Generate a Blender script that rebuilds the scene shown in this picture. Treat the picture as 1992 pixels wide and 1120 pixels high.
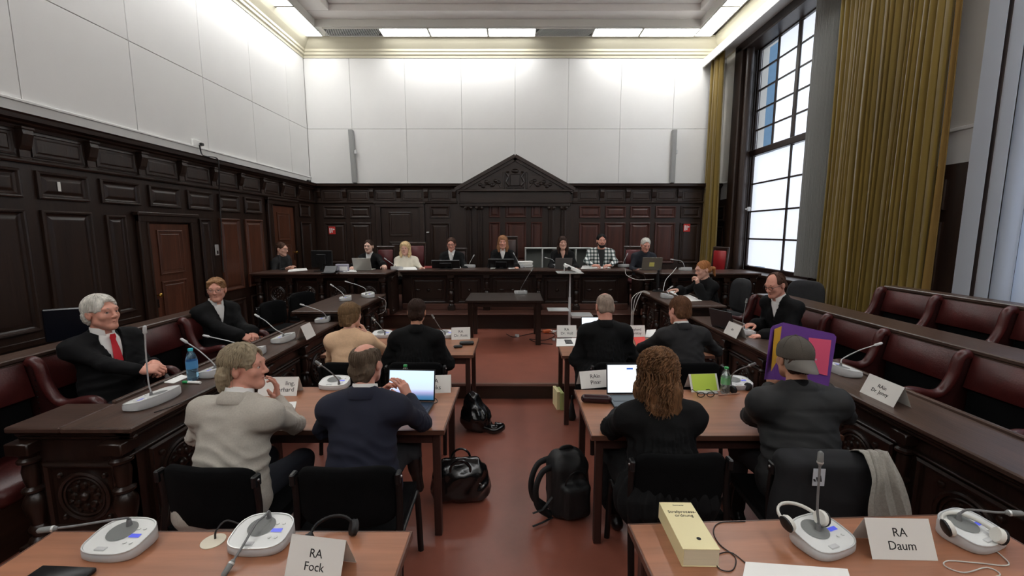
import bpy, bmesh, math, random
import numpy as np
from mathutils import Matrix, Vector
SC = bpy.context.scene
for o in list(bpy.data.objects): bpy.data.objects.remove(o)
COL = SC.collection
random.seed(7)
PI = math.pi
# ---------------------------------------------------------------- camera
FPX = 840.0; CX = 1002.0; CY = 560.0; HC = 1.88
PIT = math.atan(110/FPX); SP, CP = math.sin(PIT), math.cos(PIT)
cam_d = bpy.data.cameras.new('camera'); cam = bpy.data.objects.new('camera', cam_d); COL.objects.link(cam)
cam.location = (0, 0, HC); cam.rotation_euler = (PI/2-PIT, 0, 0)
cam_d.sensor_fit = 'HORIZONTAL'; cam_d.sensor_width = 36.0; cam_d.lens = 36.0*FPX/1992
cam_d.shift_x = -(CX-996)/1992; cam_d.clip_start = .05; cam_d.clip_end = 200
SC.camera = cam
# ---------------------------------------------------------------- sky, exposure
W_ = bpy.data.worlds.new('overcast_sky'); SC.world = W_; W_.use_nodes = True
W_.node_tree.nodes['Background'].inputs[0].default_value = (.80, .88, 1, 1)
W_.node_tree.nodes['Background'].inputs[1].default_value = 1.1
SC.view_settings.view_transform = 'Standard'; SC.view_settings.look = 'None'
SC.view_settings.gamma = 1; SC.view_settings.use_curve_mapping = False
SC.view_settings.exposure = 0.52
LAMP = 11.5      # radiance of the fluorescent ceiling lights
PANE = .66      # glow given to the opaque frosted panes in place of daylight
# ---------------------------------------------------------------- pixel -> place
def ray(u, v):
    a = (CY-v)/FPX
    return ((u-CX)/FPX, CP+a*SP, -SP+a*CP)
def G(u, v, h=0.):                      # on the level plane z = h
    d = ray(u, v); t = (h-HC)/d[2]; return Vector((d[0]*t, d[1]*t, h))
def V(u, v, Y):                         # on the upright plane y = Y
    d = ray(u, v); t = Y/d[1]; return Vector((d[0]*t, Y, HC+d[2]*t))
def WX(u, v, X):                        # on the side plane x = X
    d = ray(u, v); t = X/d[0]; return Vector((X, d[1]*t, HC+d[2]*t))
# ---------------------------------------------------------------- materials
def lin(c): return tuple((x/255/12.92 if x/255 <= .04045 else ((x/255+.055)/1.055)**2.4) for x in c)
MATS = {}
def mat(name, rgb, rough=.5, metal=0., spec=.5, noise=0., nscale=8., bump=0., bscale=60., stretch=(1,1,1), emit=None, trans=0., alpha=1., sheen=0., coat=0., linear=False):
    if name in MATS: return MATS[name]
    m = bpy.data.materials.new(name); m.use_nodes = True; MATS[name] = m
    nt = m.node_tree; N = nt.nodes; L = nt.links; b = N['Principled BSDF']
    c = rgb if linear else lin(rgb)
    b.inputs['Base Color'].default_value = (*c, 1); b.inputs['Roughness'].default_value = rough
    b.inputs['Metallic'].default_value = metal; b.inputs['Specular IOR Level'].default_value = spec
    b.inputs['Transmission Weight'].default_value = trans; b.inputs['Alpha'].default_value = alpha
    if sheen: b.inputs['Sheen Weight'].default_value = sheen; b.inputs['Sheen Roughness'].default_value = .5
    if coat: b.inputs['Coat Weight'].default_value = coat; b.inputs['Coat Roughness'].default_value = .15
    if emit: b.inputs['Emission Color'].default_value = (*lin(emit[0]), 1); b.inputs['Emission Strength'].default_value = emit[1]
    if noise or bump:
        tc = N.new('ShaderNodeTexCoord'); mp = N.new('ShaderNodeMapping'); mp.inputs['Scale'].default_value = stretch
        L.new(tc.outputs['Object'], mp.inputs[0])
    if noise:
        n = N.new('ShaderNodeTexNoise'); n.inputs['Scale'].default_value = nscale; n.inputs['Detail'].default_value = 5; n.inputs['Roughness'].default_value = .65
        L.new(mp.outputs[0], n.inputs[0])
        r = N.new('ShaderNodeValToRGB'); r.color_ramp.elements[0].position = .3; r.color_ramp.elements[1].position = .72
        r.color_ramp.elements[0].color = (*[x*(1-noise) for x in c], 1); r.color_ramp.elements[1].color = (*[min(1, x*(1+noise)) for x in c], 1)
        L.new(n.outputs[0], r.inputs[0]); L.new(r.outputs[0], b.inputs['Base Color'])
    if bump:
        n2 = N.new('ShaderNodeTexNoise'); n2.inputs['Scale'].default_value = bscale; n2.inputs['Detail'].default_value = 3
        L.new(mp.outputs[0], n2.inputs[0]); bp = N.new('ShaderNodeBump'); bp.inputs['Strength'].default_value = bump; bp.inputs['Distance'].default_value = .01
        L.new(n2.outputs[0], bp.inputs['Height']); L.new(bp.outputs[0], b.inputs['Normal'])
    return m
def wood(name, rgb, rough=.38, var=.35, axis=2, scale=9., bump=.12, coat=0.):
    st = [1., 1., 1.]
    for i in range(3): st[i] = .07 if i == axis else 1.
    return mat(name, rgb, rough, noise=var, nscale=scale*2.2, bump=bump, bscale=scale*7, stretch=tuple(st), coat=coat)
M_wood_v = wood('dark_oak_upright', (43, 28, 20), .36, .38, 2)
M_wood_y = wood('dark_oak_along_depth', (43, 28, 20), .34, .38, 1)
M_wood_x = wood('dark_oak_along_width', (43, 28, 20), .34, .38, 0)
M_woodred = wood('red_brown_oak_upright', (84, 49, 34), .36, .4, 2)
M_desk_y = wood('worn_dark_desktop_depth', (72, 54, 45), .33, .4, 1, 12)
M_desk_x = wood('worn_dark_desktop_width', (66, 47, 39), .33, .4, 0, 12)
M_carve = wood('black_brown_carved_oak', (35, 22, 16), .3, .35, 2)
M_table = wood('red_brown_laminate', (158, 106, 78), .33, .22, 0, 7, .05)
M_tabedge = wood('dark_table_edge', (92, 60, 47), .35, .25, 0, 7, .04)
M_tableg = wood('dark_table_leg', (56, 34, 29), .4, .25, 2)
M_white = mat('white_wall_board', (218, 217, 214), .55, noise=.02, nscale=1.5)
M_ceil = mat('ceiling_plaster', (242, 238, 234), .8, noise=.02, nscale=2)
M_corn = mat('cream_cornice_paint', (198, 192, 170), .6)
M_leather = mat('burgundy_leather', (68, 24, 22), .36, noise=.3, nscale=5, bump=.15, bscale=90)
M_leathd = mat('dark_burgundy_leather', (42, 15, 14), .38, noise=.3, nscale=5, bump=.15, bscale=90)
M_blackfab = mat('black_fabric', (7, 7, 8), .95, spec=.15, noise=.25, nscale=60, bump=.2, bscale=400)
M_blackpl = mat('black_plastic', (18, 18, 19), .4)
M_metalb = mat('black_metal', (22, 21, 21), .35, metal=.3)
M_chrome = mat('steel', (170, 170, 172), .28, metal=1.)
M_grey = mat('grey_plastic', (112, 112, 112), .5)
M_lgrey = mat('light_grey_plastic', (196, 197, 197), .42)
M_silver = mat('silver_paint', (205, 206, 204), .3, metal=.35)
M_paper = mat('white_paper', (236, 235, 231), .75)
M_card = mat('white_card', (228, 226, 220), .7)
M_ink = mat('black_ink', (30, 30, 30), .8)
M_brass = mat('brass', (180, 145, 70), .3, metal=1.)
M_cable = mat('dark_cable', (30, 28, 28), .5)
M_cablew = mat('white_cable', (200, 198, 192), .5)
# ---------------------------------------------------------------- mesh builder
class MB:
    def __init__(s): s.v = []; s.f = []; s.m = []; s.mi = 0; s.M = None
    def add(s, vs, fs):
        n = len(s.v)
        if s.M is not None: vs = [tuple(s.M @ Vector(p)) for p in vs]
        s.v += [tuple(p) for p in vs]; s.f += [tuple(i+n for i in f) for f in fs]; s.m += [s.mi]*len(fs); return s
    def box(s, x0, x1, y0, y1, z0, z1, b=0.):
        if b <= 0:
            return s.add([(x, y, z) for z in (z0, z1) for y in (y0, y1) for x in (x0, x1)],
                         [(0,2,3,1),(4,5,7,6),(0,1,5,4),(2,6,7,3),(0,4,6,2),(1,3,7,5)])
        lo = (x0, y0, z0); hi = (x1, y1, z1); vs = []; fs = []; idx = {}
        b = min(b, *( (hi[i]-lo[i])*.49 for i in range(3)))
        for c in range(8):
            sg = [(c >> i) & 1 for i in range(3)]
            for a in range(3):
                p = []
                for i in range(3):
                    e = hi[i] if sg[i] else lo[i]
                    p.append(e if i == a else e+(-b if sg[i] else b))
                idx[(c, a)] = len(vs); vs.append(tuple(p))
        for a in range(3):
            o1, o2 = (a+1) % 3, (a+2) % 3
            for sd in (0, 1):
                q = [idx[((sd << a)|(i << o1)|(j << o2), a)] for i, j in ((0,0),(1,0),(1,1),(0,1))]
                fs.append(tuple(q if sd else q[::-1]))
            for i in (0, 1):
                for j in (0, 1):
                    c0 = (i << o1)|(j << o2); c1 = c0|(1 << a)
                    q = [idx[(c0, o1)], idx[(c1, o1)], idx[(c1, o2)], idx[(c0, o2)]]
                    fs.append(tuple(q if (i == j) else q[::-1])[::-1])
        for c in range(8):
            q = (idx[(c,0)], idx[(c,1)], idx[(c,2)])
            fs.append(q if bin(c).count('1') % 2 else q[::-1])
        return s.add(vs, fs)
    def prism(s, poly, a0, a1, axis=2):       # poly in the two other axes, extruded along axis
        def P(p, a):
            q = [0,0,0]; q[axis] = a; o = [(1,2),(0,2),(0,1)][axis]; q[o[0]] = p[0]; q[o[1]] = p[1]; return tuple(q)
        n = len(poly); vs = [P(p, a0) for p in poly]+[P(p, a1) for p in poly]
        fs = [tuple(range(n))[::-1], tuple(range(n, 2*n))]+[(i, (i+1) % n, n+(i+1) % n, n+i) for i in range(n)]
        if axis == 1: fs = [f[::-1] for f in fs]
        return s.add(vs, fs)
    def lathe(s, prof, seg=16, o=(0,0,0), ax='z', cap=True, flute=None):
        vs = []; fs = []; n = len(prof)
        for i, (r, z) in enumerate(prof):
            for k in range(seg):
                a = 2*PI*k/seg; rr = r*(flute(k) if flute else 1); p = (rr*math.cos(a), rr*math.sin(a), z)
                if ax == 'y': p = (p[0], -z, p[1])
                if ax == 'x': p = (z, p[0], p[1])
                vs.append((p[0]+o[0], p[1]+o[1], p[2]+o[2]))
        for i in range(n-1):
            for k in range(seg):
                k2 = (k+1) % seg; fs.append((i*seg+k, i*seg+k2, (i+1)*seg+k2, (i+1)*seg+k))
        if cap: fs += [tuple(range(seg))[::-1], tuple(range((n-1)*seg, n*seg))]
        return s.add(vs, fs)
    def tube(s, pts, r, seg=8, cap=True, flat=None):
        pts = [Vector(p) for p in pts]; n = len(pts)
        rs = r if isinstance(r, (list, tuple)) else [r]*n
        vs = []; fs = []; up = None
        for i, p in enumerate(pts):
            t = (pts[min(i+1, n-1)]-pts[max(i-1, 0)]).normalized()
            if up is None:
                up = Vector((0,0,1)) if abs(t.z) < .9 else Vector((1,0,0))
            x = t.cross(up); x = x.normalized() if x.length > 1e-6 else t.orthogonal().normalized()
            y = x.cross(t).normalized(); up = y
            fl = flat if flat else 1.
            for k in range(seg):
                a = 2*PI*k/seg; vs.append(p+x*(rs[i]*math.cos(a))+y*(rs[i]*fl*math.sin(a)))
        for i in range(n-1):
            for k in range(seg):
                k2 = (k+1) % seg; fs.append((i*seg+k, (i+1)*seg+k, (i+1)*seg+k2, i*seg+k2))
        if cap: fs += [tuple(range(seg)), tuple(range((n-1)*seg, n*seg))[::-1]]
        return s.add([tuple(v) for v in vs], fs)
    def ball(s, c, r, seg=12, rings=8):
        r = r if isinstance(r, (tuple, list)) else (r, r, r)
        vs = []; fs = []
        for i in range(rings+1):
            t = PI*i/rings
            for k in range(seg):
                a = 2*PI*k/seg; vs.append((c[0]+r[0]*math.sin(t)*math.cos(a), c[1]+r[1]*math.sin(t)*math.sin(a), c[2]-r[2]*math.cos(t)))
        for i in range(rings):
            for k in range(seg):
                k2 = (k+1) % seg; fs.append((i*seg+k, i*seg+k2, (i+1)*seg+k2, (i+1)*seg+k))
        return s.add(vs, fs)
    def rings(s, x0, x1, z0, z1, prof):       # raised panel facing -Y: nested rectangles, (inset, height towards viewer)
        vs = []; fs = []
        for ins, h in prof: vs += [(x0+ins, -h, z0+ins), (x1-ins, -h, z0+ins), (x1-ins, -h, z1-ins), (x0+ins, -h, z1-ins)]
        for i in range(len(prof)-1):
            for k in range(4):
                k2 = (k+1) % 4; fs.append((i*4+k, i*4+k2, i*4+4+k2, i*4+4+k))
        n = len(prof)*4; fs.append((n-4, n-3, n-2, n-1))
        return s.add(vs, fs)
    def grid(s, nu, nv, fn, closed=False):
        vs = [fn(i/(nu-1), j/(nv-1)) for j in range(nv) for i in range(nu)]; fs = []
        for j in range(nv-1):
            for i in range(nu-1): fs.append((j*nu+i, j*nu+i+1, (j+1)*nu+i+1, (j+1)*nu+i))
        return s.add(vs, fs)
    def sheet(s, nu, nv, fn, nrm, th):        # a grid with thickness th along nrm
        a = [Vector(fn(i/(nu-1), j/(nv-1))) for j in range(nv) for i in range(nu)]; d = Vector(nrm)*th
        vs = [tuple(p) for p in a]+[tuple(p+d) for p in a]; n = nu*nv; fs = []
        for j in range(nv-1):
            for i in range(nu-1):
                q = (j*nu+i, j*nu+i+1, (j+1)*nu+i+1, (j+1)*nu+i); fs.append(q[::-1]); fs.append(tuple(k+n for k in q))
        bd = [i for i in range(nu)]+[j*nu+nu-1 for j in range(1, nv)]+[(nv-1)*nu+i for i in range(nu-2, -1, -1)]+[j*nu for j in range(nv-2, 0, -1)]
        for i in range(len(bd)):
            p, q = bd[i], bd[(i+1) % len(bd)]; fs.append((p, q, q+n, p+n))
        return s.add(vs, fs)
    def mesh(s, name, mats, smooth=None):
        me = bpy.data.meshes.new(name); me.from_pydata(s.v, [], s.f)
        for m in (mats if isinstance(mats, (list, tuple)) else [mats]): me.materials.append(m)
        if any(s.m): me.polygons.foreach_set('material_index', s.m)
        me.validate(); me.update()
        if smooth:
            me.polygons.foreach_set('use_smooth', [True]*len(me.polygons)); me.set_sharp_from_angle(angle=math.radians(smooth))
        return me
    def build(s, name, mats, parent=None, smooth=None, label=None, loc=None, rot=None):
        return ob(name, s.mesh(name, mats, smooth), parent, label, loc, rot)
def ob(name, me, parent=None, label=None, loc=None, rot=None):
    o = bpy.data.objects.new(name, me); COL.objects.link(o)
    if parent is not None: o.parent = parent
    if label: o['label'] = label
    if loc is not None: o.location = loc
    if rot is not None: o.rotation_euler = rot
    return o
def tag(o, label, cat, group=None, kind=None):
    o['label'] = label; o['category'] = cat
    if group: o['group'] = group
    if kind: o['kind'] = kind
    return o
def thing(name, label, cat, loc=(0,0,0), rz=0., group=None, kind=None):
    o = bpy.data.objects.new(name, None); COL.objects.link(o); o.location = loc; o.rotation_euler = (0, 0, rz); o.empty_display_size = .1
    return tag(o, label, cat, group, kind)
def copy_tree(o, parent=None):
    c = o.copy(); COL.objects.link(c); c.parent = parent
    for ch in list(KIDS.get(o.name, o.children)): copy_tree(ch, c)
    return c
KIDS = {}
def text(body, size, name, material, parent, M, align='CENTER', ex=.0004):
    cu = bpy.data.curves.new(name, 'FONT'); cu.body = body; cu.size = size; cu.align_x = align; cu.align_y = 'CENTER'; cu.extrude = ex; cu.space_line = 1.05; cu.resolution_u = 3
    t = bpy.data.objects.new(name, cu); me = bpy.data.meshes.new_from_object(t); bpy.data.objects.remove(t); bpy.data.curves.remove(cu)
    me.materials.append(material); o = ob(name, me, parent); o.matrix_local = M; return o
def smoothpath(pts, n=6):
    pts = [Vector(p) for p in pts]; P = [pts[0]*2-pts[1]]+pts+[pts[-1]*2-pts[-2]]; out = []
    for i in range(1, len(P)-2):
        for k in range(n):
            t = k/n; a, b, c, d = P[i-1], P[i], P[i+1], P[i+2]
            out.append(.5*((2*b)+(c-a)*t+(2*a-5*b+4*c-d)*t*t+(3*b-a-3*c+d)*t**3))
    out.append(pts[-1]); return out
# ================================================================ ROOM
XL, XR, YB, YF = -4.64, 4.62, 10.0, -3.6      # faces of the side walls, the end wall and the wall behind the viewer
ZC = 6.1; WT = 2.93                          # ceiling level, top of the wainscot
WL, WB = XL+.14, YB-.15                      # faces of the wainscot
STEP_Y = 4.70; STEP_H = .182; DAIS_Y = 7.42; DAIS_H = .448
M_floor = mat('red_brown_linoleum', (138, 80, 65), .34, noise=.12, nscale=3.5, bump=.06, bscale=220)
def struct(name, label, cat, mb=None, mats=None, smooth=None):
    if mb is None: return thing(name, label, cat, kind='structure')
    return tag(mb.build(name, mats, None, smooth), label, cat, kind='structure')
mb = MB(); mb.box(XL-.2, XR+1.2, YF, STEP_Y+.02, -.1, 0)
struct('floor', 'red-brown linoleum floor of the well of the courtroom', 'floor', mb, M_floor)
r = struct('floor_upper', 'raised red-brown linoleum floor one step up before the bench', 'floor')
mb = MB(); mb.box(XL, XR+.3, STEP_Y+.012, YB, -.05, STEP_H); mb.build('platform', M_floor, r)
mb = MB(); mb.box(XL, XR+.3, STEP_Y-.012, STEP_Y+.012, .004, STEP_H-.03); mb.build('riser', M_wood_x, r)
mb = MB(); mb.box(XL, XR+.3, STEP_Y-.03, STEP_Y+.012, STEP_H-.03, STEP_H+.003, .006); mb.build('nosing', mat('grey_nosing', (120, 92, 82), .4), r)
r = struct('floor_dais', 'dark wooden dais carrying the judges bench', 'floor')
mb = MB(); mb.box(XL, XR+.3, DAIS_Y+.03, YB, STEP_H-.01, DAIS_H-.02); mb.build('riser', M_wood_x, r)
mb = MB(); mb.box(XL, XR+.3, DAIS_Y, YB, DAIS_H-.02, DAIS_H, .006); mb.build('tread', wood('worn_red_brown_tread', (86, 54, 44), .4, .3, 0), r)
PROF_P = [(0, 0), (0, .026), (.012, .036), (.026, .034), (.036, .014), (.05, .006), (.058, .006), (.085, .02), (.095, .021)]
def panel_mesh(w, h, prof=PROF_P, name='wood_panel', m=None):
    k = (round(w, 3), round(h, 3), name, (m or M_wood_v).name)
    if k not in PMESH:
        mb = MB(); mb.rings(-w/2, w/2, -h/2, h/2, prof); PMESH[k] = mb.mesh(name, m or M_wood_v)
    return PMESH[k]
PMESH = {}
def panel(parent, face, a0, a1, z0, z1, m=None, name='wood_panel', prof=None, label=None):
    """face: 'b' end wall (a = x), 'l' left wall (a = y), 'r' right wall"""
    s = min(1., (min(a1-a0, z1-z0))/.28)
    pr = [(i*s, h) for i, h in (prof or PROF_P)]
    me = panel_mesh(a1-a0, z1-z0, pr, name, m); c = (a0+a1)/2; z = (z0+z1)/2
    if face == 'b': o = ob(name, me, parent, label, (c, WB, z))
    elif face == 'l': o = ob(name, me, parent, label, (WL, c, z), (0, 0, PI/2))
    else: o = ob(name, me, parent, label, (XR-.10, c, z), (0, 0, -PI/2))
    return o
PROF_W = [(0, 0), (0, .014), (.004, .018), (.02, .018)]
CORN = [(0, 0), (.015, 0), (.022, .03), (.05, .045), (.06, .06), (.105, .075), (.11, .115), (.125, .13), (0, .13)]   # (out, up)
def cornice_bar(parent, name, face, a0, a1, z, prof, m):
    mb = MB()
    if face == 'b': mb.prism([(WB-o, z+u) for o, u in prof], a0, a1, 0)
    elif face == 'l': mb.prism([(WL+o, z+u) for o, u in prof], a0, a1, 1)
    else: mb.prism([(XR-.10-o, z+u) for o, u in prof], a0, a1, 1)
    return mb.build(name, M_wood_x if face == 'b' else M_wood_y, parent)
# ---------------------------------------------------------------- left wall
wl = struct('wall_left', 'left wall with white boards above dark oak wainscot', 'wall')
mb = MB(); mb.box(XL-.2, XL, YF, YB+.2, 0, ZC+.4); mb.build('plaster', mat('joint_grey', (150, 148, 143), .8), wl)
ys = [YF, -.76, .49, 1.74, 2.99, 4.243, 5.50, 6.735, 7.96, 9.2, YB-.02]
for i in range(len(ys)-1):
    for z0, z1 in ((3.10, 4.14), (4.14, 5.64)):
        me = panel_mesh(ys[i+1]-ys[i]-.006, z1-z0-.006, PROF_W, 'white_panel', M_white)
        ob('white_panel', me, wl, None, (XL, (ys[i]+ys[i+1])/2, (z0+z1)/2), (0, 0, PI/2))
mb = MB(); mb.box(XL, XL+.035, YF, YB-.02, 2.93, 3.085, .006); mb.box(XL, XL+.05, YF, YB-.02, 3.075, 3.1, .004); mb.build('white_skirting', M_white, wl)
mb = MB(); mb.box(XL, WL, YF, YB, 0, WT-.1); mb.build('wainscot', M_wood_v, wl)
cornice_bar(wl, 'wainscot_cornice', 'l', YF, YB-.02, WT-.13, CORN, M_wood_y)
cornice_bar(wl, 'frieze_moulding', 'l', YF, WB, 2.50, [(0, 0), (.03, .0), (.045, .015), (.045, .03), (.02, .045), (0, .05)], M_wood_y)
PF = [(0, 0), (.0, .012), (.018, .014), (.026, .002), (.05, .002), (.07, .01)]
k0 = 4.14-12*.626
BRK = MB(); BRK.prism([(0, .24), (-.07, .24), (-.075, .2), (-.045, .1), (-.02, .06), (-.02, 0), (0, 0)], -.045, .045, 0); BRK.box(-.055, .055, -.085, 0, .24, .265, .005); BRK.box(-.05, .05, -.03, 0, -.03, 0, .008)
BRKM = BRK.mesh('bracket', M_wood_v)
for k in range(22):
    a0 = k0+k*.626
    if a0 > WB-.3: break
    if a0 < YF: continue
    ob('bracket', BRKM, wl, None, (WL, a0-.065, 2.555), (0, 0, PI/2))
    panel(wl, 'l', a0+.005, a0+.495, 2.565, 2.785, prof=PF, name='frieze_panel')
    if k <= 17: panel(wl, 'l', a0, a0+.49, 2.185, 2.445)
    elif a0 > 8.95: pass
panel(wl, 'l', 9.12, 9.58, 2.185, 2.445)
for a0, a1 in [(k0+k*.626, k0+k*.626+.49) for k in range(1, 13) if k0+k*.626 > YF]+[(6.62, 7.1), (7.24, 7.74), (9.12, 9.58)]:
    m = M_woodred if a0 > 6.6 and a0 < 8 else None
    panel(wl, 'l', a0, a1, .95, 2.08, m=m)
    panel(wl, 'l', a0, a1, .28, .8)
for a0, a1 in ((4.79, 5.03), (6.2, 6.43)): panel(wl, 'l', a0, a1, .95, 2.06); panel(wl, 'l', a0, a1, .28, .8)
mb = MB(); mb.box(WL, WL+.02, YF, 5.1, .82, .88, .006); mb.build('dado_rail', M_wood_y, wl)
def door(name, label, face, a0, a1, z0, z1, rows, m, hside=1, fr=.11):
    d = struct(name, label, 'door')
    w = a1-a0; h = z1-z0
    T = {'l': Matrix.Translation((WL, (a0+a1)/2, z0)) @ Matrix.Rotation(PI/2, 4, 'Z'), 'b': Matrix.Translation(((a0+a1)/2, WB, z0))}[face]
    d.matrix_world = T
    mb = MB()
    for s in (-1, 1): mb.box(s*w/2-(fr if s > 0 else 0), s*w/2+(0 if s > 0 else fr), -.06, -.004, 0, h, .012); mb.box(s*(w/2-fr)-.012, s*(w/2-fr)+.012, -.075, -.06, 0, h-fr, .004)
    mb.box(-w/2, w/2, -.065, -.004, h-fr, h, .012); mb.box(-w/2-.03, w/2+.03, -.085, -.004, h-.03, h+.012, .008)
    mb.build('frame', M_wood_v, d)
    iw = w/2-fr-.014
    mb = MB(); mb.box(-iw, iw, -.03, -.004, .01, h-fr-.015, .004); leaf = mb.build('leaf', m, d)
    for x0, x1, p0, p1 in rows:
        me = panel_mesh((x1-x0)*2*iw, (p1-p0)*h, [(0, 0), (0, .014), (.016, .018), (.022, .004), (.05, .002), (.06, .008)], 'door_panel', m)
        ob('door_panel', me, d, None, (-iw+(x0+x1)*iw, -.03, (p0+p1)/2*h))
    mb = MB(); mb.lathe([(.0, 0), (.012, 0), (.01, .03), (.024, .04), (.028, .055), (.018, .068), (0, .07)], 14, (hside*iw*.86, -.03, h*.5-.0), 'y', cap=False)
    mb.build('handle', M_brass, d, 40)
    mb = MB(); mb.box(hside*iw*.86-.02, hside*iw*.86+.02, -.036, -.03, h*.5-.16, h*.5-.05, .003); mb.build('lock_plate', M_metalb, d)
    return d
door('door_1', 'red-brown oak panelled door in the left wall', 'l', 5.16, 6.09, .08, 2.10, [(.2, .8, .62, .9), (.2, .8, .28, .58)], M_woodred, -1)
door('door_2', 'red-brown oak door beside the dais in the left corner', 'l', 7.9, 8.95, DAIS_H, 2.48, [(.22, .78, .62, .88), (.22, .78, .22, .58)], M_woodred, 1)
# ---------------------------------------------------------------- end wall
wb = struct('wall_back', 'end wall with white boards above oak panelling and a pediment', 'wall')
mb = MB(); mb.box(XL-.2, XR+.6, YB, YB+.2, 0, ZC+.4); mb.build('plaster', MATS['joint_grey'], wb)
xs = [XL+.02]+[V(u, 200, YB).x for u in (683, 789, 898, 1002, 1105, 1207, 1310)]+[XR]
for i in range(len(xs)-1):
    for z0, z1 in ((WT, 4.14), (4.14, 5.64)):
        me = panel_mesh(xs[i+1]-xs[i]-.005, z1-z0-.005, PROF_W, 'white_panel', M_white)
        ob('white_panel', me, wb, None, ((xs[i]+xs[i+1])/2, YB, (z0+z1)/2))
mb = MB(); mb.box(XL, XR, WB, YB, 0, WT-.1); mb.build('wainscot', M_wood_v, wb)
def bx(u): return V(u, 410, WB).x
def bz(v): return V(1000, v, WB).z
cornice_bar(wb, 'wainscot_cornice', 'b', WL, XR, WT-.13, CORN, M_wood_x)
cornice_bar(wb, 'frieze_moulding', 'b', WL, bx(890), 2.50, [(0, 0), (.03, .0), (.045, .015), (.045, .03), (.02, .045), (0, .05)], M_wood_x)
cornice_bar(wb, 'frieze_moulding', 'b', bx(1112), XR, 2.50, [(0, 0), (.03, .0), (.045, .015), (.045, .03), (.02, .045), (0, .05)], M_wood_x)
br = [623, 673, 725, 777, 830, 884]; br2 = [1118, 1170, 1220, 1270, 1320, 1371]
for L_ in (br, br2):
    for u in L_: ob('bracket', BRKM, wb, None, (bx(u), WB, 2.555))
    for i in range(5): panel(wb, 'b', bx(L_[i])+.07, bx(L_[i+1])-.07, 2.565, 2.785, prof=PF, name='frieze_panel')
Mr = wood('oak_upright_lit', (70, 38, 30), .34, .38, 2)  # redder copy of the dark oak: light on these panels put into the colour
up = [(630, 672), (681, 721), (836, 875)]; upR = [(1127, 1168), (1177, 1217), (1226, 1265), (1275, 1314), (1324, 1362)]
for i, (u0, u1) in enumerate(up+upR):
    m = Mr if u0 > 1100 and u0 < 1300 else None
    panel(wb, 'b', bx(u0), bx(u1), bz(424), bz(401), m=m); panel(wb, 'b', bx(u0), bx(u1), bz(512), bz(433), m=m); panel(wb, 'b', bx(u0), bx(u1), .52, .88, m=m)
door('door_3', 'dark oak door in the end wall behind the judges', 'b', bx(731), bx(826), DAIS_H, bz(394), [(.2, .8, .64, .9), (.2, .8, .24, .58)], M_wood_v, 1)
for u0, u1 in ((951, 973), (983, 1024), (1033, 1055)):
    panel(wb, 'b', bx(u0), bx(u1), bz(423), bz(393), m=Mr); panel(wb, 'b', bx(u0), bx(u1), bz(508), bz(432), m=Mr)
# pediment with its entablature and four fluted half columns
pw = bx(1110); pl = bx(894)
mb = MB(); mb.box(pl+.02, pw-.02, WB-.12, WB+.02, 2.43, 2.77, .01); mb.box(pl, pw, WB-.15, WB+.02, 2.5, 2.53, .006); mb.box(pl-.02, pw+.02, WB-.20, WB+.02, 2.75, 2.79, .008); mb.build('entablature', M_wood_x, wb)
ap = V(1002, 303, WB-.2); hb = 2.79
mb = MB(); mb.prism([(pl-.04, hb), (pw+.04, hb), (ap.x, ap.z)], WB-.13, WB+.1, 1); ped = mb.build('pediment', M_wood_x, wb)
for s, e in ((-1, pl-.06), (1, pw+.06)):
    d = Vector((ap.x-e, 0, ap.z-hb)).normalized(); n = Vector((-d.z, 0, d.x)) * (1 if s < 0 else -1)
    for off, th, out in ((-.03, .07, .22), (-.09, .06, .17)):
        a = Vector((e, 0, hb))+n*off; b = ap+n*off; a.y = b.y = 0
        q = [(a.x, a.z), (b.x, b.z), ((b+n*th).x, (b+n*th).z), ((a+n*th).x, (a+n*th).z)]
        if s < 0: q = q[::-1]
        mb = MB(); mb.prism(q, WB-out, WB, 1); mb.build('raking_moulding', M_wood_x, ped)
mb = MB(); cx = ap.x; mb.box(cx-.11, cx+.11, WB-.165, WB-.12, hb+.08, hb+.33, .012); mb.box(cx-.19, cx+.19, WB-.15, WB-.12, hb+.03, hb+.06, .008)
for s in (-1, 1):
    mb.tube(smoothpath([(cx+s*.13, WB-.15, hb+.08), (cx+s*.19, WB-.15, hb+.16), (cx+s*.15, WB-.15, hb+.27), (cx+s*.2, WB-.15, hb+.36), (cx+s*.13, WB-.15, hb+.38)]), .022, 6)
    mb.box(cx+s*.25-.02, cx+s*.25+.02, WB-.155, WB-.12, hb+.02, hb+.37, .006)
    for k in range(7):
        a = k*.9; mb.ball((cx+s*(.36+.085*k*.8), WB-.135, hb+.1+.05*math.sin(k*2.1)+.06*(1-k/7)), (.05, .02, .04), 8, 5)
    mb.tube(smoothpath([(cx+s*.32, WB-.135, hb+.06), (cx+s*.4, WB-.135, hb+.15), (cx+s*.5, WB-.135, hb+.07), (cx+s*.6, WB-.135, hb+.12), (cx+s*.72, WB-.135, hb+.06)]), .014, 6)
mb.ball((cx, WB-.13, hb+.4), (.08, .03, .05), 10, 6); mb.build('carved_crest', M_carve, ped, 40)
fl = lambda k: 1. if k % 2 == 0 else .86
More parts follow.
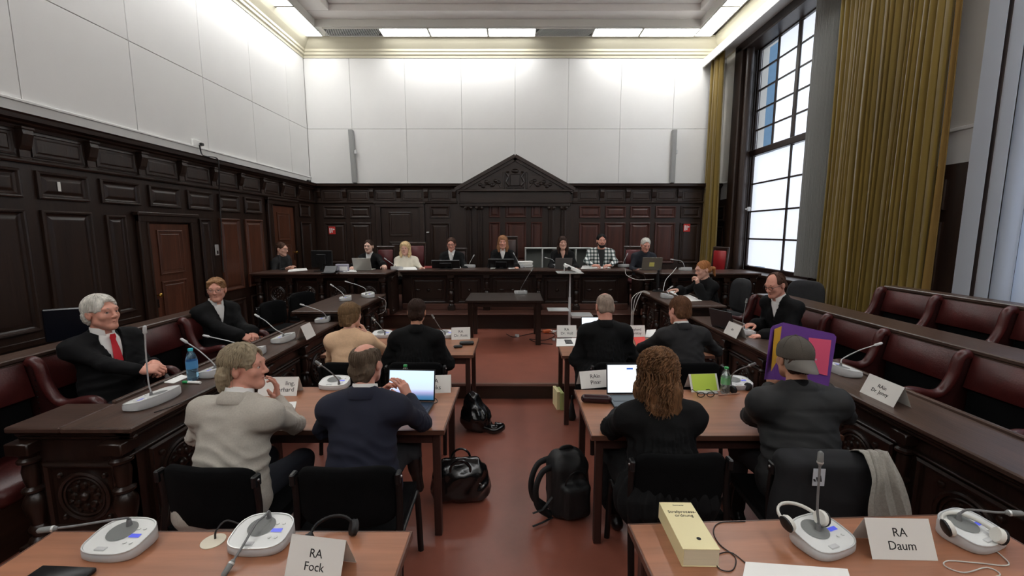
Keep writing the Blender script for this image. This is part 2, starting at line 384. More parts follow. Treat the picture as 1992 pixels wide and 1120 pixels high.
for u in (912, 933, 1072, 1096):
    x = bx(u); h0 = DAIS_H+.45; h1 = 2.40
    mb = MB(); mb.lathe([(.062, h0), (.056, h1)], 32, (x, WB-.03, 0), flute=fl); c = mb.build('fluted_column', M_wood_v, wb, 20)
    mb = MB(); mb.box(x-.075, x+.075, WB-.11, WB, h1+.02, h1+.05, .005); mb.lathe([(.058, h1-.05), (.066, h1-.04), (.06, h1-.03), (.075, h1+.02)], 20, (x, WB-.03, 0))
    for s in (-1, 1): mb.lathe([(.03, -.005), (.03, .02), (.012, .03)], 12, (x+s*.06, WB-.1, h1), 'y')
    mb.build('capital', M_wood_v, c, 35)
    mb = MB(); mb.box(x-.085, x+.085, WB-.12, WB, DAIS_H, h0-.06, .008); mb.lathe([(.085, h0-.06), (.085, h0-.03), (.07, h0-.02), (.074, h0), (.062, h0+.005)], 20, (x, WB-.03, 0)); mb.build('pedestal', M_wood_v, c, 35)
# ---------------------------------------------------------------- right wall, two window openings
wr = struct('wall_right', 'right wall with tall windows between white plaster and oak panelling', 'wall')
M_wr = mat('right_wall_plaster', (214, 210, 202), .7)
W1 = (6.47, 9.12); W2 = (1.44, 4.12); WZ0, WZ1 = 1.10, 5.5
mb = MB()
for y0, y1 in ((YF, W2[0]), (W2[1], W1[0]), (W1[1], YB)): mb.box(XR, XR+.45, y0, y1, 0, ZC+.4)
for y0, y1 in (W1, W2): mb.box(XR, XR+.45, y0, y1, 0, WZ0-.02); mb.box(XR, XR+.45, y0, y1, WZ1, ZC+.4)
mb.build('plaster', M_wr, wr)
for y0, y1 in ((YF, W2[0]-.05), (W2[1]+.05, W1[0]-.1), (W1[1]+.22, YB-.16)):
    mb = MB(); mb.box(XR-.10, XR, y0, y1, 0, 2.57); mb.build('wainscot', M_wood_v, wr)
    mb = MB(); mb.box(XR-.03, XR, y0, y1, 2.57, 2.93, .005); mb.box(XR-.045, XR, y0, y1, 2.91, 2.95, .006); mb.build('white_skirting', M_white, wr)
for y0, y1 in (W1, W2): mb = MB(); mb.box(XR-.08, XR, y0-.05, y1+.05, 0, WZ0-.04); mb.build('window_apron', M_wood_y, wr)
for a0, a1 in ((9.42, 9.78), (4.6, 5.06), (5.2, 5.66), (5.8, 6.2)):
    panel(wr, 'r', a0, a1, 2.1, 2.42); panel(wr, 'r', a0, a1, .8, 1.98)
M_pane = mat('frosted_glass', (225, 232, 240), .4, emit=((226, 234, 246), PANE))
M_clear = mat('clear_glass', (255, 255, 255), .02, trans=1., spec=.5)
def window(name, label, y0, y1, xg, cols, zmid, frame_m):
    w = struct(name, label, 'window')
    mb = MB()
    fw = .3
    for a in (y0-.22, y1-.06): mb.box(XR-.14, XR+.2, a, a+.28, WZ0, WZ1+.02, .02)
    mb.box(XR-.14, XR+.2, y0-.22, y1+.22, WZ1-.08, WZ1+.2, .02); mb.box(XR-.18, XR+.1, y0-.26, y1+.26, WZ1+.18, WZ1+.23, .012)
    mb.lathe([(.075, WZ0), (.07, WZ1-.08)], 18, (XR-.02, y1-.16, 0)); mb.lathe([(.075, WZ0), (.07, WZ1-.08)], 18, (XR-.02, y0+.16, 0))
    mb.build('casing', M_wood_v, w, 35)
    mb = MB(); mb.box(XR-.2, xg, y0-.2, y1+.2, WZ0-.05, WZ0, .01); mb.build('window_sill', M_wood_y, w)
    iy0, iy1 = y0+.06, y1-.06
    mb = MB()
    for a in (iy0, iy1-.07): mb.box(xg-.04, xg+.04, a, a+.07, WZ0, WZ1, .008)
    mb.box(xg-.04, xg+.04, iy0, iy1, WZ0, WZ0+.08, .008); mb.box(xg-.04, xg+.04, iy0, iy1, WZ1-.1, WZ1, .008); mb.box(xg-.07, xg+.04, iy0, iy1, zmid-.06, zmid+.06, .012)
    mb.build('window_frame', frame_m, w)
    cw = (iy1-iy0-.14)/cols
    zs = [WZ0+.08+(zmid-.06-WZ0-.08)*i/4 for i in range(5)]; zt = [zmid+.06+(WZ1-.1-zmid-.06)*i/5 for i in range(6)]
    for zl, n in ((zs, cols), (zt, cols*2)):
        cy = [iy1-.07-cw*cols*i/n for i in range(n+1)]
        for i in range(1, n):
            t = .045 if (n > cols and i % 2 == 0) else .02
            mb = MB(); mb.box(xg-.03, xg+.03, cy[i]-t, cy[i]+t, zl[0], zl[-1], .006); mb.build('mullion', frame_m, w)
        for zz in zl[1:-1]:
            mb = MB(); mb.box(xg-.02, xg+.02, iy0+.07, iy1-.07, zz-.016, zz+.016, .004); mb.build('glazing_bar', frame_m, w)
        for i in range(n):
            for j in range(len(zl)-1):
                mm = M_clear if (n > cols and i < 1 and name == 'window_1') else M_pane
                mb = MB(); mb.box(xg-.004, xg+.004, cy[i+1]+.02, cy[i]-.02, zl[j]+.014, zl[j+1]-.014); mb.build('pane', mm, w)
    return w
M_frame = wood('dark_window_wood', (40, 26, 23), .35, .3, 2)
window('window_1', 'tall dark-framed window with frosted panes between the gold curtains', W1[0], W1[1], XR+.22, 2, 3.44, M_frame)
window('window_2', 'tall window behind the white vertical blinds', W2[0], W2[1], XR+.22, 2, 3.44, M_frame)
mb = MB(); mb.box(XR-.01, XR+.05, 8.68, 8.73, 2.28, 2.36, .008); mb.box(XR-.05, XR, 8.695, 8.715, 2.31, 2.33, .004); mb.build('window_handle', M_lgrey, bpy.data.objects['window_1'])
# building across the yard, seen through the clear upper panes
t = thing('building', 'blue-grey building across the yard seen through clear upper panes', 'building', (7.7, 17, 0))
mb = MB(); mb.box(-2.2, 2.15, 0, 3, -1, 16); mb.build('wall', mat('blue_grey_facade', (96, 126, 150), .8, noise=.1), t)
for i in range(3):
    for j in range(5): mb = MB(); mb.box(-1.8+i*1.3, -1.+i*1.3, -.06, 0, 2.4+j*2.1, 3.8+j*2.1, .01); mb.build('window', mat('dark_window_glass', (50, 70, 88), .15), t)
# ---------------------------------------------------------------- wall behind the viewer
wf = struct('wall_front', 'plain wall behind the viewer with oak wainscot', 'wall')
mb = MB(); mb.box(XL-.2, XR+.6, YF-.2, YF, 0, ZC+.4); mb.build('plaster', M_white, wf)
mb = MB(); mb.box(XL, XR, YF, YF+.1, 0, WT); mb.build('wainscot', M_wood_v, wf)
# ---------------------------------------------------------------- ceiling
ce = struct('ceiling', 'pale coffered plaster ceiling with a cream cornice', 'ceiling')
mb = MB(); mb.box(XL-.2, XR+.6, YF-.2, YB+.2, ZC+.42, ZC+.6); mb.build('ceiling_slab', M_ceil, ce)
def frame_ring(z0, z1, x0, x1, y0, y1, w, m, name, b=.01):
    mb = MB(); mb.box(x0, x1, y1-w, y1, z0, z1, b); mb.box(x0, x1, y0, y0+w, z0, z1, b); mb.box(x0, x0+w, y0+w, y1-w, z0, z1, b); mb.box(x1-w, x1, y0+w, y1-w, z0, z1, b); return mb.build(name, m, ce)
frame_ring(ZC, ZC+.42, XL, XR, YF, YB, 1.05, M_ceil, 'ceiling_border')
frame_ring(ZC+.12, ZC+.42, XL+1.05, XR-1.05, YF+1.05, YB-1.05, .22, M_ceil, 'ceiling_step', .03)
frame_ring(ZC+.27, ZC+.42, XL+1.27, XR-1.27, YF+1.27, YB-1.27, .12, M_corn, 'ceiling_step', .03)
yy = YB-2.1
for k in range(3):
    for i in range(3):
        xa = XL+1.75+i*2.02
        mb = MB(); mb.rings(xa, xa+1.75, -.6, .6, [(0, 0), (0, .05), (.05, .07), (.1, .02)]); mb.M = None
        ob('ceiling_panel', mb.mesh('ceiling_panel', M_ceil), ce, None, (0, yy-k*2.6-.2, ZC+.42), (-PI/2, 0, 0))
XRc = 4.5
CC = [(0, 0), (.03, 0), (.04, .04), (.07, .06), (.075, .1), (.1, .12), (.105, .16), (.2, .24), (.27, .31), (.29, .33), (.29, .36), (0, .36)]
mb = MB(); mb.prism([(YB-o, 5.62+u) for o, u in CC], XL, XR, 0); mb.prism([(XL+o, 5.62+u) for o, u in CC], YF, YB, 1); mb.prism([(XRc-o, 5.62+u) for o, u in CC]+[(XR, 5.98), (XR, 5.62)], YF, YB, 1); mb.build('cornice', M_corn, ce)
M_lampb = mat('lamp_housing', (222, 220, 214), .5)
M_lamp = mat('fluorescent_diffuser', (255, 255, 250), .5, emit=((250, 251, 252), LAMP))
LZ = 5.95
frame_ring(LZ+.004, ZC, XL+.2, 4.14, YF+.3, YB-.3, .42, M_lampb, 'light_trough', .004)
nl = 0
def lamp(x0, x1, y0, y1, where):
    global nl
    t = thing('ceiling_light', 'long white fluorescent ceiling light '+where, 'light', ((x0+x1)/2, (y0+y1)/2, LZ), group='ring of fluorescent lights under the ceiling')
    hx, hy = (x1-x0)/2, (y1-y0)/2
    mb = MB(); mb.box(-hx, hx, -hy, hy, -.02, .0); 
    mb = MB(); mb.box(-hx, hx, -hy, -hy+.015, -.022, .003); mb.box(-hx, hx, hy-.015, hy, -.022, .003); mb.box(-hx, -hx+.012, -hy+.015, hy-.015, -.022, .003); mb.box(hx-.012, hx, -hy+.015, hy-.015, -.022, .003); mb.build('frame', M_lampb, t)
    mb = MB(); mb.box(-hx+.012, hx-.012, -hy+.015, hy-.015, -.012, .003); mb.build('diffuser', M_lamp, t)
def vent(x0, x1, y0, y1, where):
    t = thing('ceiling_vent', 'grey louvred ceiling vent '+where, 'vent', ((x0+x1)/2, (y0+y1)/2, LZ), group='louvred vents in the light trough')
    hx, hy = (x1-x0)/2, (y1-y0)/2
    mb = MB(); mb.box(-hx, hx, -hy, -hy+.02, -.02, .003); mb.box(-hx, hx, hy-.02, hy, -.02, .003); mb.build('frame', M_lampb, t)
    mb = MB(); mb.box(-hx, hx, -hy+.02, hy-.02, -.002, .003); mb.build('backing', M_blackpl, t)
    n = int((x1-x0)/.035); sl = None
    for i in range(n):
        x = -hx+(i+.5)*2*hx/n
        if sl is None: mb = MB(); mb.M = Matrix.Rotation(.5, 4, 'Z'); mb.box(-.006, .006, -hy*.95, hy*.95, -.02, -.002); sl = mb.mesh('slat', M_lgrey)
        ob('slat', sl, t, None, (x, 0, 0))
def lx(u): return G(u, 62, LZ).x
Y0, Y1 = YB-.70, YB-.33
LN = ['above the left end of the end wall', 'left of centre along the end wall', 'over the pediment', 'right of the vent on the end wall', 'at the right end of the end wall']
for (u0, u1), w in zip([(741, 834), (836, 948), (950, 1042), (1154, 1246), (1248, 1356)], LN): lamp(lx(u0), lx(u1), Y0, Y1, w)
vent(lx(634), lx(740), Y0, Y1, 'in the left corner'); vent(lx(1043), lx(1153), Y0, Y1, 'right of centre on the end wall')
seq = [YB-.33, 8.45, 7.2, 5.95, 4.7, 3.45, 2.2, .95, -.3, -1.55, -2.8]
for side, x0, x1 in (('left', XL+.23, XL+.62), ('right', 3.75, 4.10)):
    for i in range(len(seq)-1):
        lamp(x0, x1, seq[i+1]+.02, seq[i]-.02, 'along the %s wall, %s from the end wall' % (side, ['first', 'second', 'third', 'fourth', 'fifth', 'sixth', 'seventh', 'eighth', 'ninth', 'tenth'][i]))

for i in range(6): lamp(-3.6+i*1.2, -2.44+i*1.2, YF+.33, YF+.70, 'added unseen behind the viewer to brighten the foreground, number %s from the left' % ['one', 'two', 'three', 'four', 'five', 'six'][i])  # front row added out of view to brighten the near tables
# ================================================================ BENCHES, DESKS, PEWS
def carve_rosette(mb, cx, cz, r, y=0.):       # on a face looking to -Y
    n = 28
    for rr, t in ((r, .014), (r*.82, .008)):
        mb.tube([(cx+rr*math.cos(2*PI*k/n), y-.004, cz+rr*math.sin(2*PI*k/n)) for k in range(n+1)], t, 6, False)
    mb.ball((cx, y, cz), (r*.2, r*.2, r*.2), 12, 8)
    for k in range(8):
        a = 2*PI*k/8; mb.ball((cx+r*.48*math.cos(a), y+.002, cz+r*.48*math.sin(a)), (r*.16, .018, r*.16), 8, 5)
        a += PI/8; mb.ball((cx+r*.66*math.cos(a), y+.002, cz+r*.66*math.sin(a)), (r*.1, .014, r*.1), 6, 4)
    for sx in (-1, 1):
        for sz in (-1, 1): mb.ball((cx+sx*r*.92, y, cz+sz*r*.92), (r*.13, .018, r*.13), 8, 5)
CARV = {}
def carved(w, h):
    k = (round(w, 2), round(h, 2))
    if k not in CARV:
        mb = MB(); mb.rings(-w/2, w/2, -h/2, h/2, [(0, 0), (0, .02), (.015, .028), (.03, .02), (.035, .004), (.05, .002)])
        r = min(w, h)*.5-.07; carve_rosette(mb, 0, 0, r, -.004)
        if w > h*1.35:
            for s in (-1, 1):
                mb.tube(smoothpath([(s*(r+.02), -.01, -.06), (s*(r+.06), -.01, .05), (s*(w/2-.09), -.01, .07), (s*(w/2-.08), -.01, -.05), (s*(w/2-.13), -.01, -.02)]), .011, 6)
        CARV[k] = mb.mesh('carved_panel', M_carve, 35)
    return CARV[k]
BAL = {}
def baluster(h, r=.05):
    k = (round(h, 2), r)
    if k not in BAL:
        mb = MB(); mb.box(-r*1.15, r*1.15, -r*1.15, r*1.15, 0, h*.12, .006); mb.box(-r*1.1, r*1.1, -r*1.1, r*1.1, h*.9, h, .006)
        P_ = [(.9, .12), (1, .14), (.9, .16), (.62, .18), (.6, .2), (.85, .23), (.85, .25), (.6, .28), (.7, .34), (.95, .42), (1, .47), (.8, .52), (.55, .55), (.9, .57), (.9, .59), (.55, .61), (.66, .66), (.74, .74), (.6, .8), (.95, .82), (.95, .84), (.7, .86), (.8, .88), (1, .9)]
        mb.lathe([(a*r, b*h) for a, b in P_], 14); BAL[k] = mb.mesh('turned_column', M_carve, 40)
    return BAL[k]
def top_slab(parent, x0, x1, y0, y1, z, m, th=.035):
    mb = MB(); mb.box(x0, x1, y0, y1, z-th, z, .008); o = mb.build('worktop', m, parent)
    mb = MB(); mb.box(x0+.025, x1-.025, y0+.025, y1-.025, z-th-.03, z-th, .01); mb.box(x0+.04, x1-.04, y0+.04, y1-.04, z-th-.055, z-th-.03, .008); mb.build('moulding', M_carve, o)
    return o
BZ = 1.19
# --- judges' bench in three sections
c = thing('judges_bench', 'long dark carved centre section of the judges bench on the dais', 'bench', (0, 7.9, DAIS_H))
T = lambda mb: mb
h = BZ-DAIS_H
mb = MB(); mb.box(-2.08, 2.08, .02, .08, 0, h-.09); mb.box(-2.08, -2.0, .08, .5, 0, h-.09); mb.box(2.0, 2.08, .08, .5, 0, h-.09); mb.build('body', M_carve, c)
top_slab(c, -2.1, 2.1, -.17, .40, h, M_desk_x)
mb = MB(); mb.box(-2.08, 2.08, -.04, .02, 0, .11, .008); mb.build('plinth', MATS['worn_red_brown_tread'], c)
cols_x = [-1.17, -.52, .43, 1.12]
for x in cols_x: ob('turned_column', baluster(h-.09, .055), c, None, (x, -.06, 0))
edges = [-2.02]+cols_x+[2.02]
for i in range(5):
    a, b = edges[i]+.1, edges[i+1]-.1
    o = ob('front_panel', panel_mesh(b-a, .48, [(0, 0), (0, .02), (.014, .026), (.028, .02), (.034, .004), (.06, .002), (.08, .012)], 'front_panel', M_carve), c, None, ((a+b)/2, .02, .36))
    mb = MB()
    for k in ([0] if b-a < .55 else [-1, 0, 1]): mb.ball((k*.2, -.012, 0), (.035, .03, .03) if k == 0 else (.05, .02, .022), 10, 6)
    mb.build('carved_boss', M_carve, o, 40)
for s, nm, x0, x1, lb in ((-1, 'left', -4.42, -2.17, 'dark carved left wing of the judges bench below the clerk and laptop'), (1, 'right', 2.17, 4.1, 'dark carved right wing of the judges bench below the window')):
    w = thing('bench_wing', lb, 'bench', (0, 7.34, DAIS_H), group='wings of the judges bench')
    mb = MB(); mb.box(x0+.03, x1-.03, .02, .08, 0, h-.09); xi = x0 if s > 0 else x1; mb.box(xi-.04, xi+.04, .02, .5, 0, h-.09); xo = x1 if s > 0 else x0; mb.box(xo-.03, xo+.03, .02, .7, 0, h-.09); mb.build('body', M_carve, w)
    top_slab(w, x0-.02, x1+.02, -.16, .55, h, M_desk_x)
    mb = MB(); mb.box(x0, x1, -.04, .02, 0, .11, .008); mb.build('plinth', MATS['worn_red_brown_tread'], w)
    n = 4; xs_ = [x0+.08+(x1-x0-.16)*i/n for i in range(n+1)]
    for x in xs_: ob('turned_column', baluster(h-.09, .05), w, None, (x, -.05, 0))
    ob('turned_column', baluster(h-.09, .05), w, None, (xi, .12, 0))
    for i in range(n): ob('front_panel', carved(xs_[i+1]-xs_[i]-.14, .46), w, None, ((xs_[i]+xs_[i+1])/2, .02, .37))
# --- side desks along both sides of the well
def side_desk(name, label, xi, s, y0, y1, z, capy, flip=False):
    """xi: inner edge; s=-1 left desk (runs to -x), +1 right desk"""
    d = thing(name, label, 'desk', (xi, 0, 0))
    X = lambda a, b: (min(s*a, s*b), max(s*a, s*b))
    mb = MB(); a, b = X(.09, .16); mb.box(a, b, y0+.06, y1-.06, .0, z-.09); a, b = X(.09, .40)
    mb.box(a, b, y1-.1, y1-.06, 0, z-.09)
    if capy: a, b = X(.09, .68); mb.box(a, b, y0+.06, y0+.11, 0, z-.09)
    mb.build('body', M_carve, d)
    a, b = X(0, .40); mb = MB(); mb.box(a, b, y0, y1, z-.035, z, .008)
    tp = mb.build('worktop', M_desk_y, d)
    a, b = X(.40, .43); mb = MB(); mb.box(a, b, y0+(.35 if capy else 0), y1, z-.01, z+.018, .006); mb.build('raised_border', M_desk_y, tp)
    a, b = X(.025, .12); mb = MB(); mb.box(a, b, y0+.025, y1-.025, z-.065, z-.035, .01); a, b = X(.04, .12); mb.box(a, b, y0+.04, y1-.04, z-.09, z-.065, .008); a, b = X(.065, .1); mb.box(a, b, y0+.05, y1-.05, z-.2, z-.185, .005); mb.build('moulding', M_carve, tp)
    if capy:
        a, b = X(.40, .71); mb = MB(); mb.box(a, b, y0, y0+.35, z-.035, z, .008); mb.build('end_worktop', M_desk_x, d)
        a, b = X(.02, .69); mb = MB(); mb.box(a, b, y0+.025, y0+.06, z-.065, z-.035, .01); mb.box(a, b, y0+.04, y0+.07, z-.09, z-.065, .008); mb.build('moulding', M_carve, tp)
        ob('carved_panel', carved(.42, .42), d, None, (s*.36, y0+.06, .36))
        for x in (.12, .64): ob('turned_column', baluster(z-.09, .06), d, None, (s*x, y0+.05, 0))
    # face towards the well
    L_ = y1-y0-.2; n = max(2, round(L_/.72)); p = L_/n
    for i in range(n+1):
        if i == 0 and capy: continue
        ob('turned_column', baluster(z-.09, .05), d, None, (s*.07, y0+.1+i*p, 0))
    for i in range(n): ob('carved_panel', carved(round(p-.15, 2), .46), d, None, (s*.09, y0+.1+(i+.5)*p, .36), (0, 0, PI/2 if s < 0 else -PI/2))
    return d
side_desk('side_desk', 'long dark carved desk on the left with a rosette on its end', -2.13, -1, 2.27, 5.12, .80, True)
side_desk('side_desk', 'long dark carved desk on the right with a worn top and folded name card', 2.25, 1, -.6, 5.45, .80, False)
def clerk_desk(label, xi, s, y0, y1):
    z = .92-STEP_H; d = thing('clerk_desk', label, 'desk', (xi, (y0+y1)/2, STEP_H), group='two clerk desks beside the bench'); L_ = (y1-y0)/2
    X = lambda a, b: (min(s*a, s*b), max(s*a, s*b))
    a, b = X(0, .72); top_slab(d, a, b, -L_, L_, z, M_desk_y)
    mb = MB(); a, b = X(.09, .14); mb.box(a, b, -L_+.06, L_-.06, 0, z-.085); a, b = X(.09, .65); mb.box(a, b, -L_+.06, -L_+.1, 0, z-.085); mb.box(a, b, L_-.1, L_-.06, 0, z-.085); mb.build('body', M_carve, d)
    for y in (-L_+.1, 0, L_-.1): ob('turned_column', baluster(z-.085, .055), d, None, (s*.07, y, 0))
    for y in (-L_/2, L_/2): ob('carved_panel', carved(L_-.2, .46), d, None, (s*.09, y, .35), (0, 0, PI/2 if s < 0 else -PI/2))
    ob('carved_panel', carved(.4, .46), d, None, (s*.38, -L_+.06, .35))
    return d
clerk_desk('dark carved clerk desk at the left with two pale microphone units', -2.0, -1, 5.16, 6.62)
clerk_desk('dark carved clerk desk at the right where a ponytailed woman sits', 2.04, 1, 5.55, 7.0)
# --- leather pews
ARM = None
def arm_mesh():
    mb = MB()
    pth = smoothpath([(0, 0, .575), (.03, 0, .59), (.07, 0, .55), (.1, 0, .42), (.16, 0, .31), (.24, 0, .28), (.34, 0, .30), (.42, 0, .305), (.46, 0, .275), (.455, 0, .235), (.425, 0, .225)], 5)
    mb.tube(pth, [.036]*len(pth), 10, True); return mb.mesh('armrest', M_leather, 45)
def armside_mesh():
    mb = MB(); mb.prism([(-.02, -.02), (.40, -.02), (.40, .22), (.36, .27), (.24, .25), (.15, .28), (.09, .4), (.05, .56), (-.02, .56)], -.024, .024, 1); return mb.mesh('arm_panel', M_leathd)
def stud_mesh():
    mb = MB()
    for k in range(12): mb.ball((.055+.0*k, -.026, .54-.04*k), .006, 6, 4)
    return mb.mesh('stud', M_metalb, 40)
AM, ASM, STM = arm_mesh(), armside_mesh(), stud_mesh()
def pew(label, xb, s, y0, n, pitch, z0, ztop, rail, skip=()):
    """xb: plane of the back; s=-1: faces +x (left side), s=+1: faces -x"""
    p = thing('leather_pew', label, 'pew', (xb, y0, z0))
    # local frame: x forwards (into the well)
    p.rotation_euler = (0, 0, 0 if s < 0 else PI); L_ = n*pitch
    def Yl(k): return (k*pitch) if s < 0 else -(k*pitch)
    ya, yb = sorted((Yl(0), Yl(n)))
    hb = ztop-z0
    mb = MB(); mb.box(-.06, 0, ya, yb, 0, hb-.005); mb.build('back_board', M_wood_y, p)
    mb = MB(); mb.box(-rail, .03, ya-.02, yb+.02, hb-.005, hb+.03, .008); mb.box(-rail+.02, .02, ya, yb, hb-.03, hb-.005, .006); mb.build('top_rail', M_desk_y, p)
    mb = MB(); mb.box(.02, .46, ya, yb, .0, .3); mb.build('seat_box', M_wood_y, p)
    for k in range(n):
        y0_, y1_ = sorted((Yl(k), Yl(k+1))); y0_ += .035; y1_ -= .035
        mb = MB(); mb.sheet(7, 5, lambda u, v: (.03+.035*math.sin(PI*u)**.5*math.sin(PI*v)**.5+.05*(1-v), y0_+(y1_-y0_)*u, hb-.25+.235*v), (-1, 0, 0), .035); mb.build('backrest', M_leather, p, 50)
        mb = MB(); mb.box(.0, .05, y0_, y1_, .36, hb-.25, .01); mb.build('lower_back', M_blackfab, p)
        mb = MB(); mb.box(.02, .50, y0_, y1_, .3, .42, .035); mb.build('seat_cushion', M_leather, p, 60)
    sc = Matrix.Diagonal((1, 1, (hb-.36)/.62, 1))
    for k in range(n+1):
        if k in skip: continue
        a = ob('armrest', AM, p, None, (.03, Yl(k), .40)); a.scale = (1, 1, (hb-.40)/.6)
        a2 = ob('arm_panel', ASM, p, None, (.03, Yl(k), .40)); a2.scale = a.scale
        ob('stud_row', STM, a2)['kind'] = 'stuff'
    return p
TIER = .225
r = struct('floor_tier', 'low wooden tier under the rear leather pews at the window side', 'floor')
mb = MB(); mb.box(3.5, XR, -1.2, 6.0, 0, TIER); mb.build('platform', wood('orange_brown_boards', (120, 72, 40), .45, .3, 1), r)
r = struct('floor_tier_left', 'low wooden tier along the left wainscot', 'floor')
mb = MB(); mb.box(WL, -3.5, -1.2, STEP_Y-.02, 0, TIER*.6); mb.build('platform', M_wood_y, r)
pew('burgundy leather pew with scrolled arms behind the left desk', -3.40, -1, 5.0-6*.68-.06, 6, .68, 0, 1.0, .16)
pew('front burgundy leather pew with scrolled arms behind the right desk', 3.36, 1, 3.079-.7*4, 8, .70, 0, 1.0, .34)
pew('rear burgundy leather pew raised below the white blinds', 4.25, 1, 3.591-.65*4, 6, .65, TIER, 1.235, .14)
# ================================================================ CURTAINS AND BLINDS
M_gold = mat('olive_gold_velvet', (112, 90, 20), .85, noise=.18, nscale=3, bump=.1, bscale=150, stretch=(1, 1, .15), sheen=.35)
M_goldl = mat('pale_curtain_lining', (126, 98, 46), .9)
def curtain(label, x, y0, y1, z0, z1, folds, amp, gather=0.):
    t = thing('curtain', label, 'curtain', (x, (y0+y1)/2, z0))
    L_ = y1-y0; rnd = random.Random(int(y0*100)); ph = [rnd.uniform(0, 6) for _ in range(4)]
    def fn(u, v):
        w = u+.010*math.sin(9*u+ph[0])+.012*math.sin(23*u+ph[1]); a = 2*PI*folds*w
        am = amp*(.75+.35*math.sin(7*u+ph[2]))*(.8+.25*(1-v))
        x_ = am*math.sin(a)+.25*am*math.sin(2.3*a+ph[3]+v)+.012*math.sin(5*v+12*u)
        y_ = -L_/2+L_*u+.012*math.cos(a)+gather*(v**2)*( .5-u)
        return (x_, y_, (z1-z0)*v)
    mb = MB(); mb.sheet(int(folds*12), 14, fn, (1, 0, 0), .006); mb.build('cloth', M_gold, t, 60)
    return t
cu = curtain('wide olive-gold velvet curtain hanging between the two windows', 4.37, 4.62, 6.2, TIER+.02, 5.55, 21, .045)
mb = MB(); mb.sheet(8, 14, lambda u, v: (-.02+.03*math.sin(3*u)+.02*math.sin(4*v), -.80-.09*u-.02*math.sin(3*v+2*u), 5.3*v), (1, 0, 0), .006); mb.build('lining_edge', M_goldl, cu, 60)
curtain('narrow olive-gold curtain in the corner beside the end wall', 4.225, 9.17, 9.86, DAIS_H+.02, 5.5, 6, .05, .12)
t = thing('curtain_pelmet', 'white curtain pelmet board running under the right cornice', 'pelmet', (4.12, 6.0, 5.42))
mb = MB(); mb.box(-.03, 0, -5, 3.96, 0, .17, .004); mb.build('front_board', M_white, t); mb = MB(); mb.box(0, .38, -5, 3.96, .15, .17); mb.build('top_board', M_white, t)
M_slat = mat('white_blind_fabric', (226, 230, 236), .8)
_nt = M_slat.node_tree; _tr = _nt.nodes.new('ShaderNodeBsdfTranslucent'); _tr.inputs[0].default_value = (.80, .86, .95, 1); _mx = _nt.nodes.new('ShaderNodeMixShader'); _mx.inputs[0].default_value = .55
_nt.links.new(_nt.nodes['Principled BSDF'].outputs[0], _mx.inputs[1]); _nt.links.new(_tr.outputs[0], _mx.inputs[2]); _nt.links.new(_mx.outputs[0], _nt.nodes['Material Output'].inputs[0])
M_slatg = mat('grey_blind_fabric', (176, 176, 172), .8, noise=.05, nscale=3, stretch=(1, 1, .1))
def blind(label, x, y0, y1, z0, z1, w, m, ang, n):
    t = thing('vertical_blind', label, 'blind', (x, y0, z0)); mb = MB(); mb.box(-w/2, w/2, -.0015, .0015, 0, z1-z0)
    me = mb.mesh('slat', m)
    for i in range(n): ob('slat', me, t, None, (0, (y1-y0)*(i+.5)/n, 0), (0, 0, ang+.06*math.sin(i*2.4)))
    mb = MB(); mb.box(-.03, .03, 0, y1-y0, z1-z0, z1-z0+.05, .004); mb.build('head_rail', M_lgrey, t)
    mb = MB(); mb.tube([(0, .02, .02), (0, y1-y0-.02, .02)], .003, 5); mb.build('bottom_chain', M_lgrey, t); return t
blind('white vertical blinds closed across the near window', 4.47, 1.4, 4.38, 1.1, 5.45, .19, M_slat, PI/2-.14, 17)
blind('stacked grey vertical blind slats drawn aside by the gold curtain', 4.45, 6.2, 6.82, 1.19, 5.45, .10, M_slatg, .35, 22)
# ================================================================ TABLES
def table(label, x0, x1, y0, y1, z, rz=0., zf=0., leg=.045, tm=None, lm=None, group='laminate tables in rows', under=True):
    cx, cy = (x0+x1)/2, (y0+y1)/2; t = thing('table', label, 'table', (cx, cy, zf), rz, group)
    a, b = (x1-x0)/2, (y1-y0)/2; h = z-zf
    mb = MB(); mb.box(-a+.006, a-.006, -b+.006, b-.006, h-.028, h, .003); top = mb.build('tabletop', tm or M_table, t)
    mb = MB(); mb.box(-a, a, -b, -b+.006, h-.029, h-.001); mb.box(-a, a, b-.006, b, h-.029, h-.001); mb.box(-a, -a+.006, -b+.006, b-.006, h-.029, h-.001); mb.box(a-.006, a, -b+.006, b-.006, h-.029, h-.001); mb.build('edge_band', M_tabedge if tm is None else lm, top)
    mb = MB(); i = .035
    mb.box(-a+i+leg, a-i-leg, -b+i+.008, -b+i+.03, h-.1, h-.028); mb.box(-a+i+leg, a-i-leg, b-i-.03, b-i-.008, h-.1, h-.028); mb.box(-a+i+.008, -a+i+.03, -b+i+leg, b-i-leg, h-.1, h-.028); mb.box(a-i-.03, a-i-.008, -b+i+leg, b-i-leg, h-.1, h-.028); mb.build('apron', lm or M_tableg, t)
    for sx in (-1, 1):
        for sy in (-1, 1):
            x, y = sx*(a-i-leg/2), sy*(b-i-leg/2); mb = MB(); mb.box(x-leg/2, x+leg/2, y-leg/2, y+leg/2, 0, h-.028, .004); mb.build('leg', lm or M_tableg, t)
    return t
TZ = .71
table('front left wooden table with the RA Fock name card', -1.82, -.405, .86, 1.565, TZ)
table('front right wooden table with the RA Daum name card', .47, 1.93, .93, 1.64, TZ, .045)
table('second-row left wooden table shared by the grey and navy suits', -1.86, -.42, 2.43, 3.155, TZ)
table('second-row right wooden table with a green-papered card', .44, 1.9, 2.36, 3.10, TZ)
table('third-row left wooden table before the woman in beige', -1.86, -.40, 4.0, 4.68, TZ)
table('third-row right wooden table with the red folder', .445, 1.9, 3.98, 4.68, TZ)
